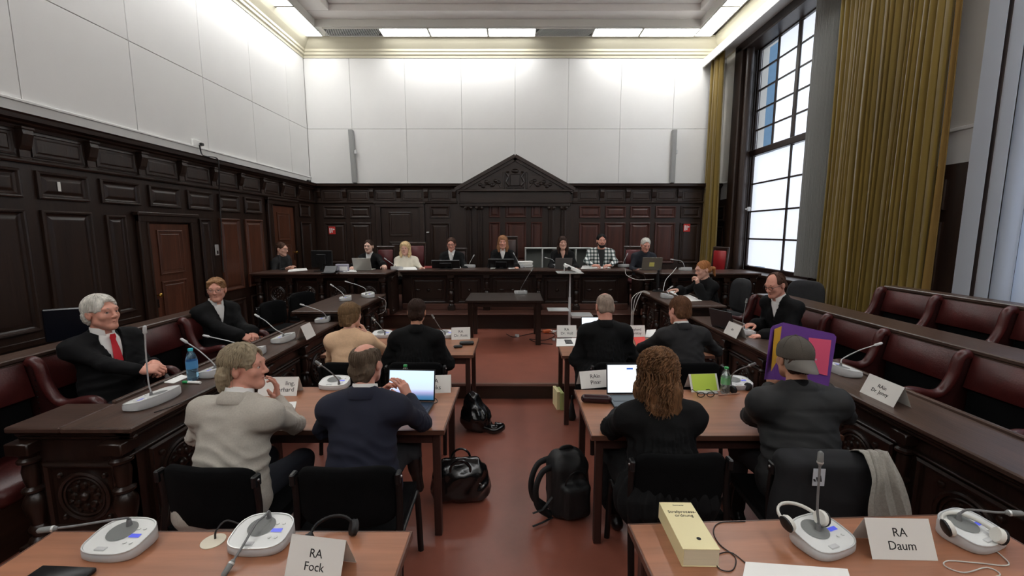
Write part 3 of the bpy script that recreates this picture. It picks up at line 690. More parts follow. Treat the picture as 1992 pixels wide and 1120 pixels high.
table('empty dark witness table standing before the bench', -.74, .42, 6.3, 7.15, .865, zf=STEP_H, leg=.075, tm=wood('dark_grey_oak_top', (62, 54, 50), .35, .3, 0), lm=M_carve, group=None)
# ================================================================ CHAIRS
def conf_chair_proto():
    t = thing('conference_chair', 'x', 'chair')
    W2_, T_ = .235, .045
    def outline(k, n):                      # rounded rectangle, width .47, height .31
        a = 2*PI*k/n; e = 5.; c, s = math.cos(a), math.sin(a)
        return (W2_*abs(c)**(2/e)*(1 if c >= 0 else -1), .155*abs(s)**(2/e)*(1 if s >= 0 else -1))
    mb = MB(); n = 36; rings_ = [(.0, -.5), (.6, -.5), (.93, -.5), (1., -.25), (1., .25), (.93, .5), (.6, .58), (.0, .62)]
    vs = []; fs = []
    for f, d in rings_:
        for k in range(n):
            x, z = outline(k, n); x *= f; z *= f; y = .055*(x/W2_)**2-.01*(z/.155)+d*T_; vs.append((x, -.225+y, .64+z))
    for i in range(len(rings_)-1):
        for k in range(n): k2 = (k+1) % n; fs.append((i*n+k, i*n+k2, i*n+n+k2, i*n+n+k))
    mb.add(vs, fs); mb.build('backrest', M_blackfab, t, 60)
    mb = MB(); mb.sheet(9, 9, lambda u, v: (-.235+.47*u, -.2+.43*v, .415+.02*(1-(2*u-1)**4)*(1-(2*v-1)**4)-.015*max(0, v-.8)*5), (0, 0, 1), .045); mb.build('seat', M_blackfab, t, 60)
    for s in (-1, 1):
        mb = MB(); mb.tube(smoothpath([(s*.245, -.27, .0), (s*.245, -.215, .42), (s*.243, -.19, .58), (s*.243, -.2, .74)]), .0125, 8, flat=1.4); mb.build('leg', M_metalb, t, 50)
        mb = MB(); mb.tube(smoothpath([(s*.245, .24, .0), (s*.24, .2, .38), (s*.235, .1, .405), (s*.235, -.2, .405)]), .0125, 8, flat=1.4); mb.build('leg', M_metalb, t, 50)
        mb = MB(); mb.box(s*.245-.012, s*.245+.012, -.225, -.175, .7, .76, .006); mb.build('back_bracket', M_blackpl, t)
        mb = MB(); mb.ball((s*.258, -.2, .735), .007, 8, 6); mb.build('bolt', M_chrome, t, 50)
    mb = MB(); mb.tube([(-.235, .15, .4), (.235, .15, .4)], .01, 6); mb.tube([(-.235, -.15, .4), (.235, -.15, .4)], .01, 6); mb.build('seat_rail', M_metalb, t, 50)
    return t
CH0 = conf_chair_proto(); KIDS[CH0.name] = list(CH0.children); ch_used = False
def chair(label, x, y, rz, z=0.):
    global ch_used
    if not ch_used: o = CH0; ch_used = True
    else: o = copy_tree(CH0)
    o.location = (x, y, z); o.rotation_euler = (0, 0, rz); o['label'] = label; o['group'] = 'black conference chairs'; return o
chair('black conference chair holding the man in the light grey jacket', -1.43, 2.10, -.10)
chair('black conference chair holding the man in the navy suit', -.80, 2.10, .02)
chair('black conference chair behind the curly-haired woman', .82, 2.22, .03)
chair('black conference chair draped with a dark jacket and grey scarf', 1.52, 2.18, -.05)
chair('black conference chair of the woman in the beige sweater', -1.40, 3.72, 0)
chair('black conference chair of the dark-haired man before the left aisle', -.84, 3.72, 0)
chair('black conference chair of the man with the shaved grey head', .90, 3.72, 0)
chair('black conference chair of the man with brown hair in a dark suit', 1.50, 3.72, 0)
chair('empty dark chair at the far end of the left clerk desk', -3.02, 6.35, -PI/2-.3, STEP_H)
chair('empty dark chair at the near end of the left clerk desk', -2.98, 5.52, -PI/2-.15, STEP_H)
def office_chair(label, x, y, rz, z, col=M_blackfab, h=1.0):
    t = thing('office_chair', label, 'chair', (x, y, z), rz, 'upholstered swivel chairs')
    mb = MB(); n = 28; vs = []; fs = []
    rr = [(0, -.5), (.7, -.5), (.95, -.4), (1, 0), (.95, .4), (.7, .55), (0, .6)]
    for f, d in rr:
        for k in range(n):
            a = 2*PI*k/n; c_, s_ = math.cos(a), math.sin(a); X_ = .22*abs(c_)**.55*(1 if c_ >= 0 else -1)*f; Z_ = .27*abs(s_)**.55*(1 if s_ >= 0 else -1)*f
            vs.append((X_, -.24+.05*(X_/.22)**2-.04*Z_+d*.06, h-.27+Z_))
    for i in range(len(rr)-1):
        for k in range(n): k2 = (k+1) % n; fs.append((i*n+k, i*n+k2, i*n+n+k2, i*n+n+k))
    mb.add(vs, fs); mb.build('backrest', col, t, 60)
    mb = MB(); mb.box(-.23, .23, -.2, .24, .42, .49, .03); mb.build('seat', col, t, 60)
    mb = MB(); mb.box(-.03, .03, -.29, -.26, .38, h-.3, .006); mb.box(-.03, .03, -.28, 0, .38, .4, .006); mb.build('back_bar', M_blackpl, t)
    mb = MB(); mb.lathe([(.03, .06), (.03, .25), (.02, .25), (.02, .42)], 12); mb.build('column', M_metalb, t, 40)
    for k in range(5):
        a = 2*PI*k/5; mb = MB(); mb.tube([(0, 0, .09), (.27*math.cos(a), .27*math.sin(a), .06)], [.022, .014], 8); mb.ball((.27*math.cos(a), .27*math.sin(a), .027), .027, 8, 6); mb.build('foot', M_blackpl, t, 40)
    return t
office_chair('dark grey swivel chair behind the ponytailed woman', 3.2, 6.42, PI/2+.15, STEP_H, mat('charcoal_fabric', (38, 38, 40), .95, noise=.2, nscale=40))
office_chair('empty dark grey swivel chair by the gold curtain', 3.8, 5.62, PI/2+.9, TIER, MATS['charcoal_fabric'], 1.0)
office_chair('dark grey swivel chair of the clerk at the far left', -4.17, 8.2, -PI/2, DAIS_H, MATS['charcoal_fabric'], 1.02)
def court_chair(label, x, y, h=1.12, m=None):
    t = thing('court_chair', label, 'chair', (x, y, DAIS_H), PI, 'wooden judges chairs with leather backs')
    m = m or mat('red_leather', (84, 24, 28), .45)
    for s in (-1, 1):
        mb = MB(); mb.tube([(s*.17, -.25, 0), (s*.17, -.23, .45), (s*.17, -.3, h)], .022, 8); mb.build('leg', M_wood_v, t, 40)
        mb = MB(); mb.tube([(s*.19, .2, 0), (s*.19, .2, .42)], .022, 8); mb.build('leg', M_wood_v, t, 40)
    mb = MB(); mb.box(-.19, .19, -.315, -.275, h-.05, h+.015, .012); mb.box(-.16, .16, -.27, -.24, .56, .62, .008); mb.build('back_frame', M_wood_v, t)
    mb = MB(); mb.box(-.15, .15, -.29, -.25, .62, h-.06, .015); mb.build('back_pad', m, t, 60)
    mb = MB(); mb.box(-.23, .23, -.22, .23, .40, .48, .025); mb.build('seat', m, t, 60); return t
court_chair('red leather court chair of the robed woman with the silver laptop', -2.66, 8.62, 1.12)
court_chair('red leather court chair of the blonde woman in white', -2.02, 8.62, 1.2)
court_chair('dark court chair of the man with glasses', -1.18, 8.66, 1.08, mat('dark_brown_leather', (58, 40, 36), .45))
court_chair('tall dark court chair of the presiding woman', -.13, 8.7, 1.32, MATS['dark_brown_leather'])
court_chair('dark court chair of the long-haired brunette', .95, 8.66, 1.05, MATS['dark_brown_leather'])
court_chair('red leather court chair of the man in the plaid shirt', 1.66, 8.68, 1.05)
court_chair('red leather court chair of the man with white hair at the bench', 2.42, 8.6, 1.12)
court_chair('empty red leather court chair by the window', 3.75, 8.35, 1.12, mat('bright_red_leather', (150, 32, 36), .4)).rotation_euler = (0, 0, PI*.62)
# ================================================================ SIGNED-DISTANCE MODELLING (bodies, hair, clothes, bags)
F32 = np.float32
def A3(p): return np.array(p, dtype=F32)
def cap(a, b, ra, rb, k=.02, m=0, fl=None): return ('cap', A3(a), A3(b), ra, rb, k, m, fl)
def ell(c, r, k=.02, m=0, R=None): return ('ell', A3(c), A3(r if hasattr(r, '__len__') else (r, r, r)), None if R is None else np.array(R, dtype=F32), k, m)
def rbox(c, h, r, k=.02, m=0, R=None): return ('box', A3(c), A3(h), None if R is None else np.array(R, dtype=F32), k, m, r)
def sub(e): return ('sub',)+e
def bounds(p):
    if p[0] == 'cap': r = max(p[3], p[4])*1.05; return np.minimum(p[1], p[2])-r, np.maximum(p[1], p[2])+r
    if p[0] == 'box': r = p[2]+p[6] if p[3] is None else np.full(3, float(np.linalg.norm(p[2]))+p[6], F32); return p[1]-r, p[1]+r
    if p[0] == 'ell': r = p[2] if p[3] is None else np.full(3, p[2].max(), F32); return p[1]-r, p[1]+r
def dist(p, X, Y, Z):
    if p[0] == 'cap':
        a, b = p[1], p[2]; ba = b-a; L2 = float(ba@ba)+1e-9
        x, y, z = X-a[0], Y-a[1], Z-a[2]
        t = np.clip((x*ba[0]+y*ba[1]+z*ba[2])/L2, 0, 1); x = x-t*ba[0]; y = y-t*ba[1]; z = z-t*ba[2]
        if p[7] is not None:
            n, f = p[7]; s = (x*n[0]+y*n[1]+z*n[2])*(1/f-1); x = x+s*n[0]; y = y+s*n[1]; z = z+s*n[2]
        return np.sqrt(x*x+y*y+z*z)-(p[3]+(p[4]-p[3])*t)
    c, r, R = p[1], p[2], p[3]; x, y, z = X-c[0], Y-c[1], Z-c[2]
    if R is not None: x, y, z = R[0,0]*x+R[1,0]*y+R[2,0]*z, R[0,1]*x+R[1,1]*y+R[2,1]*z, R[0,2]*x+R[1,2]*y+R[2,2]*z
    if p[0] == 'box':
        qx, qy, qz = np.abs(x)-r[0], np.abs(y)-r[1], np.abs(z)-r[2]
        return np.sqrt(np.maximum(qx, 0)**2+np.maximum(qy, 0)**2+np.maximum(qz, 0)**2)+np.minimum(np.maximum(np.maximum(qx, qy), qz), 0)-p[6]
    k0 = np.sqrt((x/r[0])**2+(y/r[1])**2+(z/r[2])**2); k1 = np.sqrt((x/r[0]**2)**2+(y/r[1]**2)**2+(z/r[2]**2)**2)+1e-6
    return k0*(k0-1)/k1
def sdf_mesh(prims, vox, post=None, cut=None):
    """returns verts (n,3), quads (m,4), material per quad"""
    lo = np.full(3, 1e9, F32); hi = -lo
    for p in prims:
        if p[0] != 'sub': a, b = bounds(p); lo = np.minimum(lo, a); hi = np.maximum(hi, b)
    pad = 3*vox+.012; lo = lo-pad; hi = hi+pad; n = np.ceil((hi-lo)/vox).astype(int)+1
    F = np.full(n, .3, F32); ax = [(lo[i]+vox*np.arange(n[i])).astype(F32) for i in range(3)]
    for p in prims:
        neg = p[0] == 'sub'; q = p[1:] if neg else p; k = q[5] if q[0] == 'cap' else q[4]
        a, b = bounds(q); mg = k+2.5*vox
        i0 = np.clip(np.floor((a-mg-lo)/vox).astype(int), 0, n-1); i1 = np.clip(np.ceil((b+mg-lo)/vox).astype(int)+1, 1, n)
        sl = tuple(slice(i0[i], i1[i]) for i in range(3))
        d = dist(q, ax[0][sl[0]][:, None, None], ax[1][sl[1]][None, :, None], ax[2][sl[2]][None, None, :]).astype(F32); g = F[sl]
        if neg: d = -d; h = np.maximum(k-np.abs(g-d), 0)/k if k > 0 else 0; F[sl] = np.maximum(g, d)+h*h*k*.25
        else: h = np.maximum(k-np.abs(g-d), 0)/k if k > 0 else 0; F[sl] = np.minimum(g, d)-h*h*k*.25
    if post is not None or cut is not None:
        X, Y, Z = ax[0][:, None, None], ax[1][None, :, None], ax[2][None, None, :]
        if post is not None:
            m_ = np.abs(F) < .05; ii = np.nonzero(m_); F[ii] += post(ax[0][ii[0]], ax[1][ii[1]], ax[2][ii[2]]).astype(F32)
        if cut is not None: F = np.maximum(F, cut(X, Y, Z)).astype(F32)
    F[0] = F[-1] = .1; F[:, 0] = F[:, -1] = .1; F[:, :, 0] = F[:, :, -1] = .1
    S = F < 0; c = S[:-1, :-1, :-1].astype(np.int8)
    for dx in (0, 1):
        for dy in (0, 1):
            for dz in (0, 1):
                if dx+dy+dz: c = c+S[dx:n[0]-1+dx, dy:n[1]-1+dy, dz:n[2]-1+dz]
    act = np.nonzero((c > 0) & (c < 8)); N = len(act[0])
    if N == 0: return np.zeros((0, 3)), np.zeros((0, 4), int), np.zeros(0, int)
    base = np.stack(act, 1); acc = np.zeros((N, 3), F32); cnt = np.zeros(N, F32)
    cor = [(i, j, k) for i in (0, 1) for j in (0, 1) for k in (0, 1)]
    for a in cor:
        for d in range(3):
            if a[d]: continue
            b = list(a); b[d] = 1
            fa = F[base[:, 0]+a[0], base[:, 1]+a[1], base[:, 2]+a[2]]; fb = F[base[:, 0]+b[0], base[:, 1]+b[1], base[:, 2]+b[2]]
            cr = (fa < 0) != (fb < 0); t = np.where(cr, fa/np.where(cr, fa-fb, 1), 0)
            q = np.tile(np.array(a, F32), (N, 1)); q[:, d] = t; acc += q*cr[:, None]; cnt += cr
    Vt = lo+vox*(base+acc/cnt[:, None])
    idx = np.full(n-1, -1, np.int32); idx[act] = np.arange(N); Q = []
    for d in range(3):
        o1, o2 = (d+1) % 3, (d+2) % 3
        s0 = [slice(None)]*3; s1 = [slice(None)]*3; s0[d] = slice(0, -1); s1[d] = slice(1, None)
        e = np.nonzero(S[tuple(s0)] != S[tuple(s1)]); e = np.stack(e, 1)
        ok = (e[:, o1] > 0) & (e[:, o2] > 0) & (e[:, o1] < n[o1]-1) & (e[:, o2] < n[o2]-1); e = e[ok]
        ins = S[e[:, 0], e[:, 1], e[:, 2]]
        def at(da, db):
            g = e.copy(); g[:, o1] -= da; g[:, o2] -= db; return idx[g[:, 0], g[:, 1], g[:, 2]]
        q = np.stack([at(1, 1), at(0, 1), at(0, 0), at(1, 0)], 1); q[~ins] = q[~ins][:, ::-1]; Q.append(q)
    Q = np.concatenate(Q)
    ms = sorted({(p[6] if p[0] == 'cap' else p[5]) for p in prims if p[0] != 'sub'})
    if len(ms) > 1:
        best = np.full(N, 1e9, F32); bm = np.zeros(N, int)
        for p in prims:
            if p[0] == 'sub': continue
            d = dist(p, Vt[:, 0], Vt[:, 1], Vt[:, 2]); mm_ = p[6] if p[0] == 'cap' else p[5]; w = (d < best) & ((d < .0009) if mm_ == 1 else True); d = d-.006 if mm_ == 1 else d; best[w] = d[w]; bm[w] = p[6] if p[0] == 'cap' else p[5]
        qm = bm[Q[:, 2]]
    else: qm = np.full(len(Q), ms[0])
    return Vt, Q, qm
class Soup:
    def __init__(s): s.V = []; s.Q = []; s.T = []; s.qm = []; s.n = 0
    def add(s, V_, Q_, qm, M=None):
        if len(V_) == 0: return s
        if M is not None: m = np.array(M); V_ = V_@m[:3, :3].T+m[:3, 3]
        s.V.append(V_); s.Q.append(Q_+s.n); s.qm.append(qm); s.n += len(V_); return s
    def mesh(s, name, mats, extra=None):
        V_ = np.concatenate(s.V); Q_ = np.concatenate(s.Q); qm = np.concatenate(s.qm)
        me = bpy.data.meshes.new(name); nv, nq = len(V_), len(Q_)
        me.vertices.add(nv); me.vertices.foreach_set('co', V_.astype(F32).ravel())
        me.loops.add(nq*4); me.loops.foreach_set('vertex_index', Q_.astype(np.int32).ravel())
        me.polygons.add(nq); me.polygons.foreach_set('loop_start', np.arange(0, nq*4, 4, dtype=np.int32))
        me.polygons.foreach_set('material_index', qm.astype(np.int32)); me.polygons.foreach_set('use_smooth', np.ones(nq, bool))
        for m in mats: me.materials.append(m)
        me.update(calc_edges=True); me.validate(); return me
def blob(name, prims, vox, mats, parent=None, post=None, cut=None, label=None, M=None):
    s = Soup().add(*sdf_mesh(prims, vox, post, cut), M); return ob(name, s.mesh(name, mats), parent, label)
def folds(seed, amp, freq, dirs=6, zbias=1.):
    r = np.random.RandomState(seed); K = r.normal(size=(dirs, 3)); K /= np.linalg.norm(K, axis=1)[:, None]; K[:, 2] *= zbias; ph = r.uniform(0, 6.28, dirs); fr = freq*r.uniform(.6, 1.5, dirs)
    def fn(x, y, z):
        w = .25*np.sin(9*x+5*z+ph[0])+.25*np.sin(8*y-6*z+ph[1]); s = 0
        for i in range(dirs): s = s+np.sin(fr[i]*(K[i, 0]*x+K[i, 1]*y+K[i, 2]*z)+3*w+ph[i])
        s = s/dirs; return amp*(np.abs(s)*2.2-.5)
    return fn
# ---------------------------------------------------------------- people
M_eye = mat('eye_white', (190, 182, 176), .4); M_iris = mat('dark_iris', (40, 32, 28), .2); M_lip = mat('lip', (160, 92, 84), .5)
SK = {k: mat('skin_'+k, c, .52, noise=.07, nscale=30, spec=.35) for k, c in dict(fair=(214, 166, 146), pink=(212, 152, 132), warm=(190, 138, 112), pale=(224, 182, 164), tan=(188, 132, 108)).items()}
for m in SK.values():
    b_ = m.node_tree.nodes['Principled BSDF']; b_.inputs['Subsurface Weight'].default_value = .06; b_.inputs['Subsurface Radius'].default_value = (.01, .004, .002)
def hair_mat(name, rgb, var=.35): return mat('hair_'+name, rgb, .62, noise=var, nscale=55, bump=.5, bscale=170, stretch=(1, 1, .12), spec=.2)
def ik(S, W, l1, l2, pole):
    S, W, pole = Vector(S), Vector(W), Vector(pole); d = W-S; L = min(max(d.length, .05), l1+l2-.004); u = d.normalized(); a = (l1*l1-l2*l2+L*L)/(2*L); h = math.sqrt(max(l1*l1-a*a, 0))
    p = pole-u*pole.dot(u); p = p.normalized() if p.length > 1e-4 else u.orthogonal().normalized(); return S+u*a+p*h, S+u*L
def hand_prims(side, curl, spread=.1, thumb=.5):
    tx = 1. if side < 0 else -1.
    P_ = [cap((0, -.02, 0), (0, .02, 0), .023, .026, .02, 0, (A3((0, 0, 1)), .75))]
    kn = [(tx*.030, .086, .002), (tx*.010, .091, .004), (-tx*.011, .087, .003), (-tx*.030, .077, 0)]
    ln = [(.043, .026, .021), (.047, .029, .022), (.043, .027, .022), (.034, .021, .019)]
    for i, (k, l) in enumerate(zip(kn, ln)):
        P_.append(cap((k[0]*.55, .02, -.003), k, .018, .0125, .014))
        cu = curl[i] if hasattr(curl, '__len__') else curl
        p = Vector(k); a = cu*.75; sp = spread*(1.5-i)*tx*.6
        for j in range(3):
            d = Vector((math.sin(sp)*math.cos(a), math.cos(sp)*math.cos(a), -math.sin(a))); q = p+d*l[j]; P_.append(cap(p, q, .0096-.0009*j, .0088-.0009*j, .004)); p = q; a += cu*(1., .75)[min(j, 1)]
    p = Vector((tx*.02, .02, -.006)); d = Vector((tx*.75, .62, -.25)).normalized()
    for j, l in enumerate((.04, .032, .027)):
        q = p+d*l; P_.append(cap(p, q, (.0155, .0115, .0105)[j], (.0125, .0105, .0085)[j], .008)); p = q; d = (d+Vector((-tx*.55*thumb, .35, -.35*thumb))).normalized()
    return P_
def frame_from(y, z):
    y = Vector(y).normalized(); z = Vector(z); z = (z-y*z.dot(y)).normalized(); x = y.cross(z); return Matrix((x, y, z)).transposed().to_4x4()
def head_prims(o):
    w = o.get('fw', 1.); ch = o.get('chin', 1.)
    P_ = [ell((0, -.014, .03), (.0745, .094, .086), .02), ell((0, .034, -.03), (.060*w, .060, .084), .035),
          cap((-.048*w, .004, -.062), (-.014, .066, -.104), .02, .0165*ch, .03), cap((.048*w, .004, -.062), (.014, .066, -.104), .02, .0165*ch, .03),
          ell((0, .068, -.1), (.023*ch, .021, .018), .025), cap((-.036, .079, .024), (.036, .079, .024), .0125, .0125, .022)]
    for s in (-1, 1):
        P_ += [ell((s*.038*w, .062, -.028), (.022, .019, .02), .02), sub(ell((s*.031, .1, .002), (.0185, .017, .0115), .010))]
        P_ += [cap((s*.046, .074, .004), (s*.031, .0878, .0088), .0042, .0056, .004), cap((s*.031, .0878, .0088), (s*.017, .084, .004), .0056, .004, .004), cap((s*.044, .076, -.008), (s*.02, .085, -.0085), .003, .003, .005)]
        P_ += [ell((s*.0765, -.014, -.012), (.009, .019, .031), .006, 0), ell((s*.082, -.017, -.004), (.006, .019, .026), .005, 0), sub(ell((s*.089, -.008, -.006), (.007, .009, .014), .006))]
        P_ += [ell((s*.011, .1005, -.0355), (.0082, .009, .0072), .008)]
    P_ += [cap((0, .089, .014), (0, .1095, -.027), .007, .0098, .012), ell((0, .1115, -.031), (.0108, .0098, .0092), .008)]
    P_ += [cap((-.021, .0795, -.0665), (-.006, .0885, -.0635), .0035, .0055, .006, 1), cap((.021, .0795, -.0665), (.006, .0885, -.0635), .0035, .0055, .006, 1), cap((-.006, .0885, -.0635), (.006, .0885, -.0635), .0055, .0055, .006, 1),
           cap((-.016, .0805, -.072), (0, .0875, -.0735), .0042, .0062, .006, 1), cap((.016, .0805, -.072), (0, .0875, -.0735), .0042, .0062, .006, 1),
           sub(cap((-.018, .0925, -.0685), (.018, .0925, -.0685), .0024, .0024, .002))]
    return P_
def strands(rs, n, R, c, start, length, rad, curl=0., down=0., side_ok=None, seg=7, cf=14.):
    """locks lying on an ellipsoid (c, R) running from the crown outwards, then hanging; returns an MB"""
    mb = MB(); n = int(n*SD[0]); rad = (rad[0]*SD[1], rad[1]*SD[1])
    for i in range(n):
        az = rs.uniform(-PI, PI); t0 = rs.uniform(*start); ln = rs.uniform(*length); off = rs.uniform(.99, 1.035); pts = []; ph = rs.uniform(0, 6); fr = rs.uniform(.8, 1.3); ok = True; hang = None
        daz = rs.uniform(-.25, .25)
        for k in range(seg+1):
            f = k/seg; t = t0+ln*f; a = az+daz*f
            if t < PI*.60 or not down:
                p = Vector((c[0]+R[0]*off*math.sin(t)*math.sin(a), c[1]+R[1]*off*math.sin(t)*math.cos(a), c[2]+R[2]*off*math.cos(t))); hang = None
            else:
                if hang is None: hang = pts[-1].copy() if pts else Vector(c); h0 = f
                p = Vector((hang.x*(1+.12*(f-h0)), hang.y*(1+.1*(f-h0)), hang.z-down*(f-h0)/(1-h0+1e-6)))
            if curl: p += Vector((curl*math.sin(ph+cf*fr*f), curl*math.cos(ph+cf*.93*fr*f), curl*.6*math.sin(ph+cf*.8*fr*f)))*min(1, f*2)
            pts.append(p)
        if side_ok and not all(side_ok(p) for p in pts): continue
        r = rs.uniform(*rad); mb.tube(pts, [r*(.6+.4*math.sin(PI*min(1, .25+k/seg*.8))) if k < seg else r*.25 for k in range(seg+1)], 5, False)
    return mb
SD = [1., 1.]
def face_free(p): return not (p.y > .045 and p.z < .082 and abs(p.x) < .075) and not (p.y > .02 and p.z < .02)
def mb_soup(mb):
    V_ = np.array(mb.v, F32); q = []
    for f in mb.f:
        if len(f) == 4: q.append(f)
        elif len(f) == 3: q.append((f[0], f[1], f[2], f[2]))
    return V_, np.array([f for f in q if len(set(f)) == 4], int)
def hair(style, o, vox, rs, Mn):
    """hair in the head frame: verts, quads"""
    sp = Soup(); face = sub(ell((0, .118, -.03), (.066, .088, .128), .012)); ears = [sub(ell((s*.088, .012, -.028), (.032, .036, .046), .01)) for s in (-1, 1)]
    C = (0, -.016, .036); R = (.083, .104, .093)
    if style in ('short', 'shortthick'):
        g = 1.0 if style == 'short' else 1.045; R = tuple(x*g for x in R)
        P_ = [ell(C, R, .01), cap((-.036, -.07, -.02), (.036, -.07, -.02), .034, .034, .04), cap((-.03, -.062, -.055), (.03, -.062, -.055), .025, .025, .05)]
        if o.get('fringe'): P_ += [cap((-.05, .055, .085), (.05, .06, .082), .022, .02, .02)]
        P_ += [face]+ears
        sp.add(*sdf_mesh(P_, vox, folds(o.get('seed', 1), .004, 160)))
        mb = strands(rs, 190, R, C, (.05, .9), (.7, 1.5), (.003, .006), side_ok=lambda p: face_free(p) and p.z > -.075 and not (p.z < .0 and p.y > -.02))
    elif style == 'baldtop':
        P_ = [ell(C, (.083, .101, .088), .01), cap((-.045, -.07, -.03), (.045, -.07, -.03), .036, .036, .03), cap((-.03, -.075, -.075), (.03, -.075, -.075), .02, .02, .03), face, sub(ell((0, .02, .115), (.058, .115, .072), .012))]+ears
        sp.add(*sdf_mesh(P_, vox, folds(2, .003, 160)))
        mb = strands(rs, 170, (.083, .101, .088), C, (.85, 1.3), (.5, 1.0), (.0025, .005), side_ok=lambda p: face_free(p) and p.z > -.085 and p.z < .085 and not (p.z < .0 and p.y > -.02))
    elif style == 'buzz':
        P_ = [ell((0, -.015, .031), (.0765, .0965, .0875), .01), cap((-.04, -.06, -.03), (.04, -.06, -.03), .034, .034, .03), sub(ell((0, .1, -.02), (.075, .085, .115), .01)), sub(ell((0, .03, .125), (.045, .075, .045), .02))]+ears
        sp.add(*sdf_mesh(P_, vox)); mb = None
    elif style == 'receding':
        P_ = [ell(C, (.081, .101, .09), .01), cap((-.04, -.07, -.03), (.04, -.07, -.03), .034, .034, .03), sub(ell((0, .1, .03), (.072, .12, .15), .01))]+ears
        sp.add(*sdf_mesh(P_, vox, folds(2, .003, 160))); mb = strands(rs, 80, (.081, .101, .09), C, (.3, 1.2), (.4, .9), (.0025, .004), side_ok=lambda p: p.y < .0 and p.z > -.06 and not (p.z < 0 and p.y > -.02))
    elif style == 'mid':        # collar length, swept back
        R = (.089, .112, .098)
        P_ = [ell(C, R, .01), cap((-.05, -.08, -.03), (.05, -.08, -.03), .044, .044, .03), cap((-.045, -.09, -.08), (.045, -.09, -.08), .034, .034, .03), cap((-.035, -.1, -.115), (.035, -.1, -.115), .022, .022, .02), face]+ears
        sp.add(*sdf_mesh(P_, vox, folds(4, .005, 130)))
        mb = strands(rs, 320, R, C, (.05, 1.0), (.9, 2.0), (.003, .0065), .003, down=.1, side_ok=lambda p: face_free(p) and p.z > -.14 and not (p.z < .0 and p.y > -.025))
    elif style == 'bob':
        R = (.094, .112, .101)
        P_ = [ell(C, R, .01), ell((0, -.035, -.02), (.092, .09, .075), .03), cap((-.045, -.075, -.075), (.045, -.075, -.075), .03, .03, .03), cap((-.05, .06, .075), (.05, .06, .075), .022, .02, .02), sub(ell((0, .125, -.045), (.06, .09, .105), .012))]
        sp.add(*sdf_mesh(P_, vox, folds(5, .006, 110)))
        mb = strands(rs, 360, R, C, (.05, .9), (.9, 1.7), (.0035, .007), .003, down=.06, side_ok=lambda p: face_free(p) and p.z > -.12)
    elif style in ('long', 'longcurl', 'curly'):
        big = style == 'curly'; R = (.088, .108, .097) if not big else (.098, .116, .106); dn = o.get('down', .22)
        P_ = [ell(C, R, .01)]
        for s in (-1, 1):
            P_ += [cap((s*.07, -.02, .0), (s*.075, -.01, -.10), .033 if not big else .045, .034 if not big else .056, .03), cap((s*.075, -.01, -.10), (s*.075, .02 if not big else -.03, -.02-dn), .034 if not big else .056, .022 if not big else .045, .03)]
        P_ += [cap((-.04, -.08, -.03), (.04, -.08, -.03), .04, .04, .03), cap((-.045, -.085, -.1), (.045, -.085, -.1), .035 if not big else .06, .035 if not big else .06, .03), cap((-.04, -.085, -.05-dn*.6), (.04, -.085, -.05-dn*.6), .03 if not big else .06, .03 if not big else .06, .03)]
        P_ += [sub(ell((0, .13 if not big else .14, -.05), (.062, .105, .115), .012))]
        if o.get('fringe'): P_ += [cap((-.04, .07, .07), (.04, .07, .07), .02, .02, .02)]
        sp.add(*sdf_mesh(P_, vox*1.15, folds(6, .009 if style != 'long' else .005, 75 if big else 110)))
        mb = strands(rs, 460 if big else 300, (R[0]*1.05, R[1]*1.03, R[2]*1.02), C, (.05, 1.3), (1.2, 2.6), (.0035, .0065) if big else (.003, .006), 0.017 if big else (.008 if style == 'longcurl' else .003), down=dn*1.05, side_ok=lambda p: face_free(p) and not (p.y > .045 and p.z < .05), seg=22 if big else 9, cf=26. if big else 14.)
    elif style in ('bun', 'ponytail'):
        R = (.081, .101, .091)
        P_ = [ell(C, R, .01), cap((-.04, -.07, -.02), (.04, -.07, -.02), .036, .036, .03), face]+ears
        if style == 'bun': P_ += [ell((0, -.125, -.01), (.035, .034, .035), .015)]
        else: P_ += [ell((0, -.118, .0), (.02, .02, .02), .012), cap((0, -.125, .0), (0, -.165, -.02), .02, .026, .012), cap((0, -.165, -.02), (0, -.17, -.13), .026, .012, .012)]
        sp.add(*sdf_mesh(P_, vox, folds(7, .003, 170)))
        mb = strands(rs, 130, R, C, (.1, .9), (.7, 1.4), (.0025, .0045), side_ok=lambda p: face_free(p) and p.z > -.05 and not (p.z < .0 and p.y > -.02))
    if mb is not None and mb.v:
        V_, Q_ = mb_soup(mb); sp.add(V_, Q_, np.zeros(len(Q_), int))
    return sp
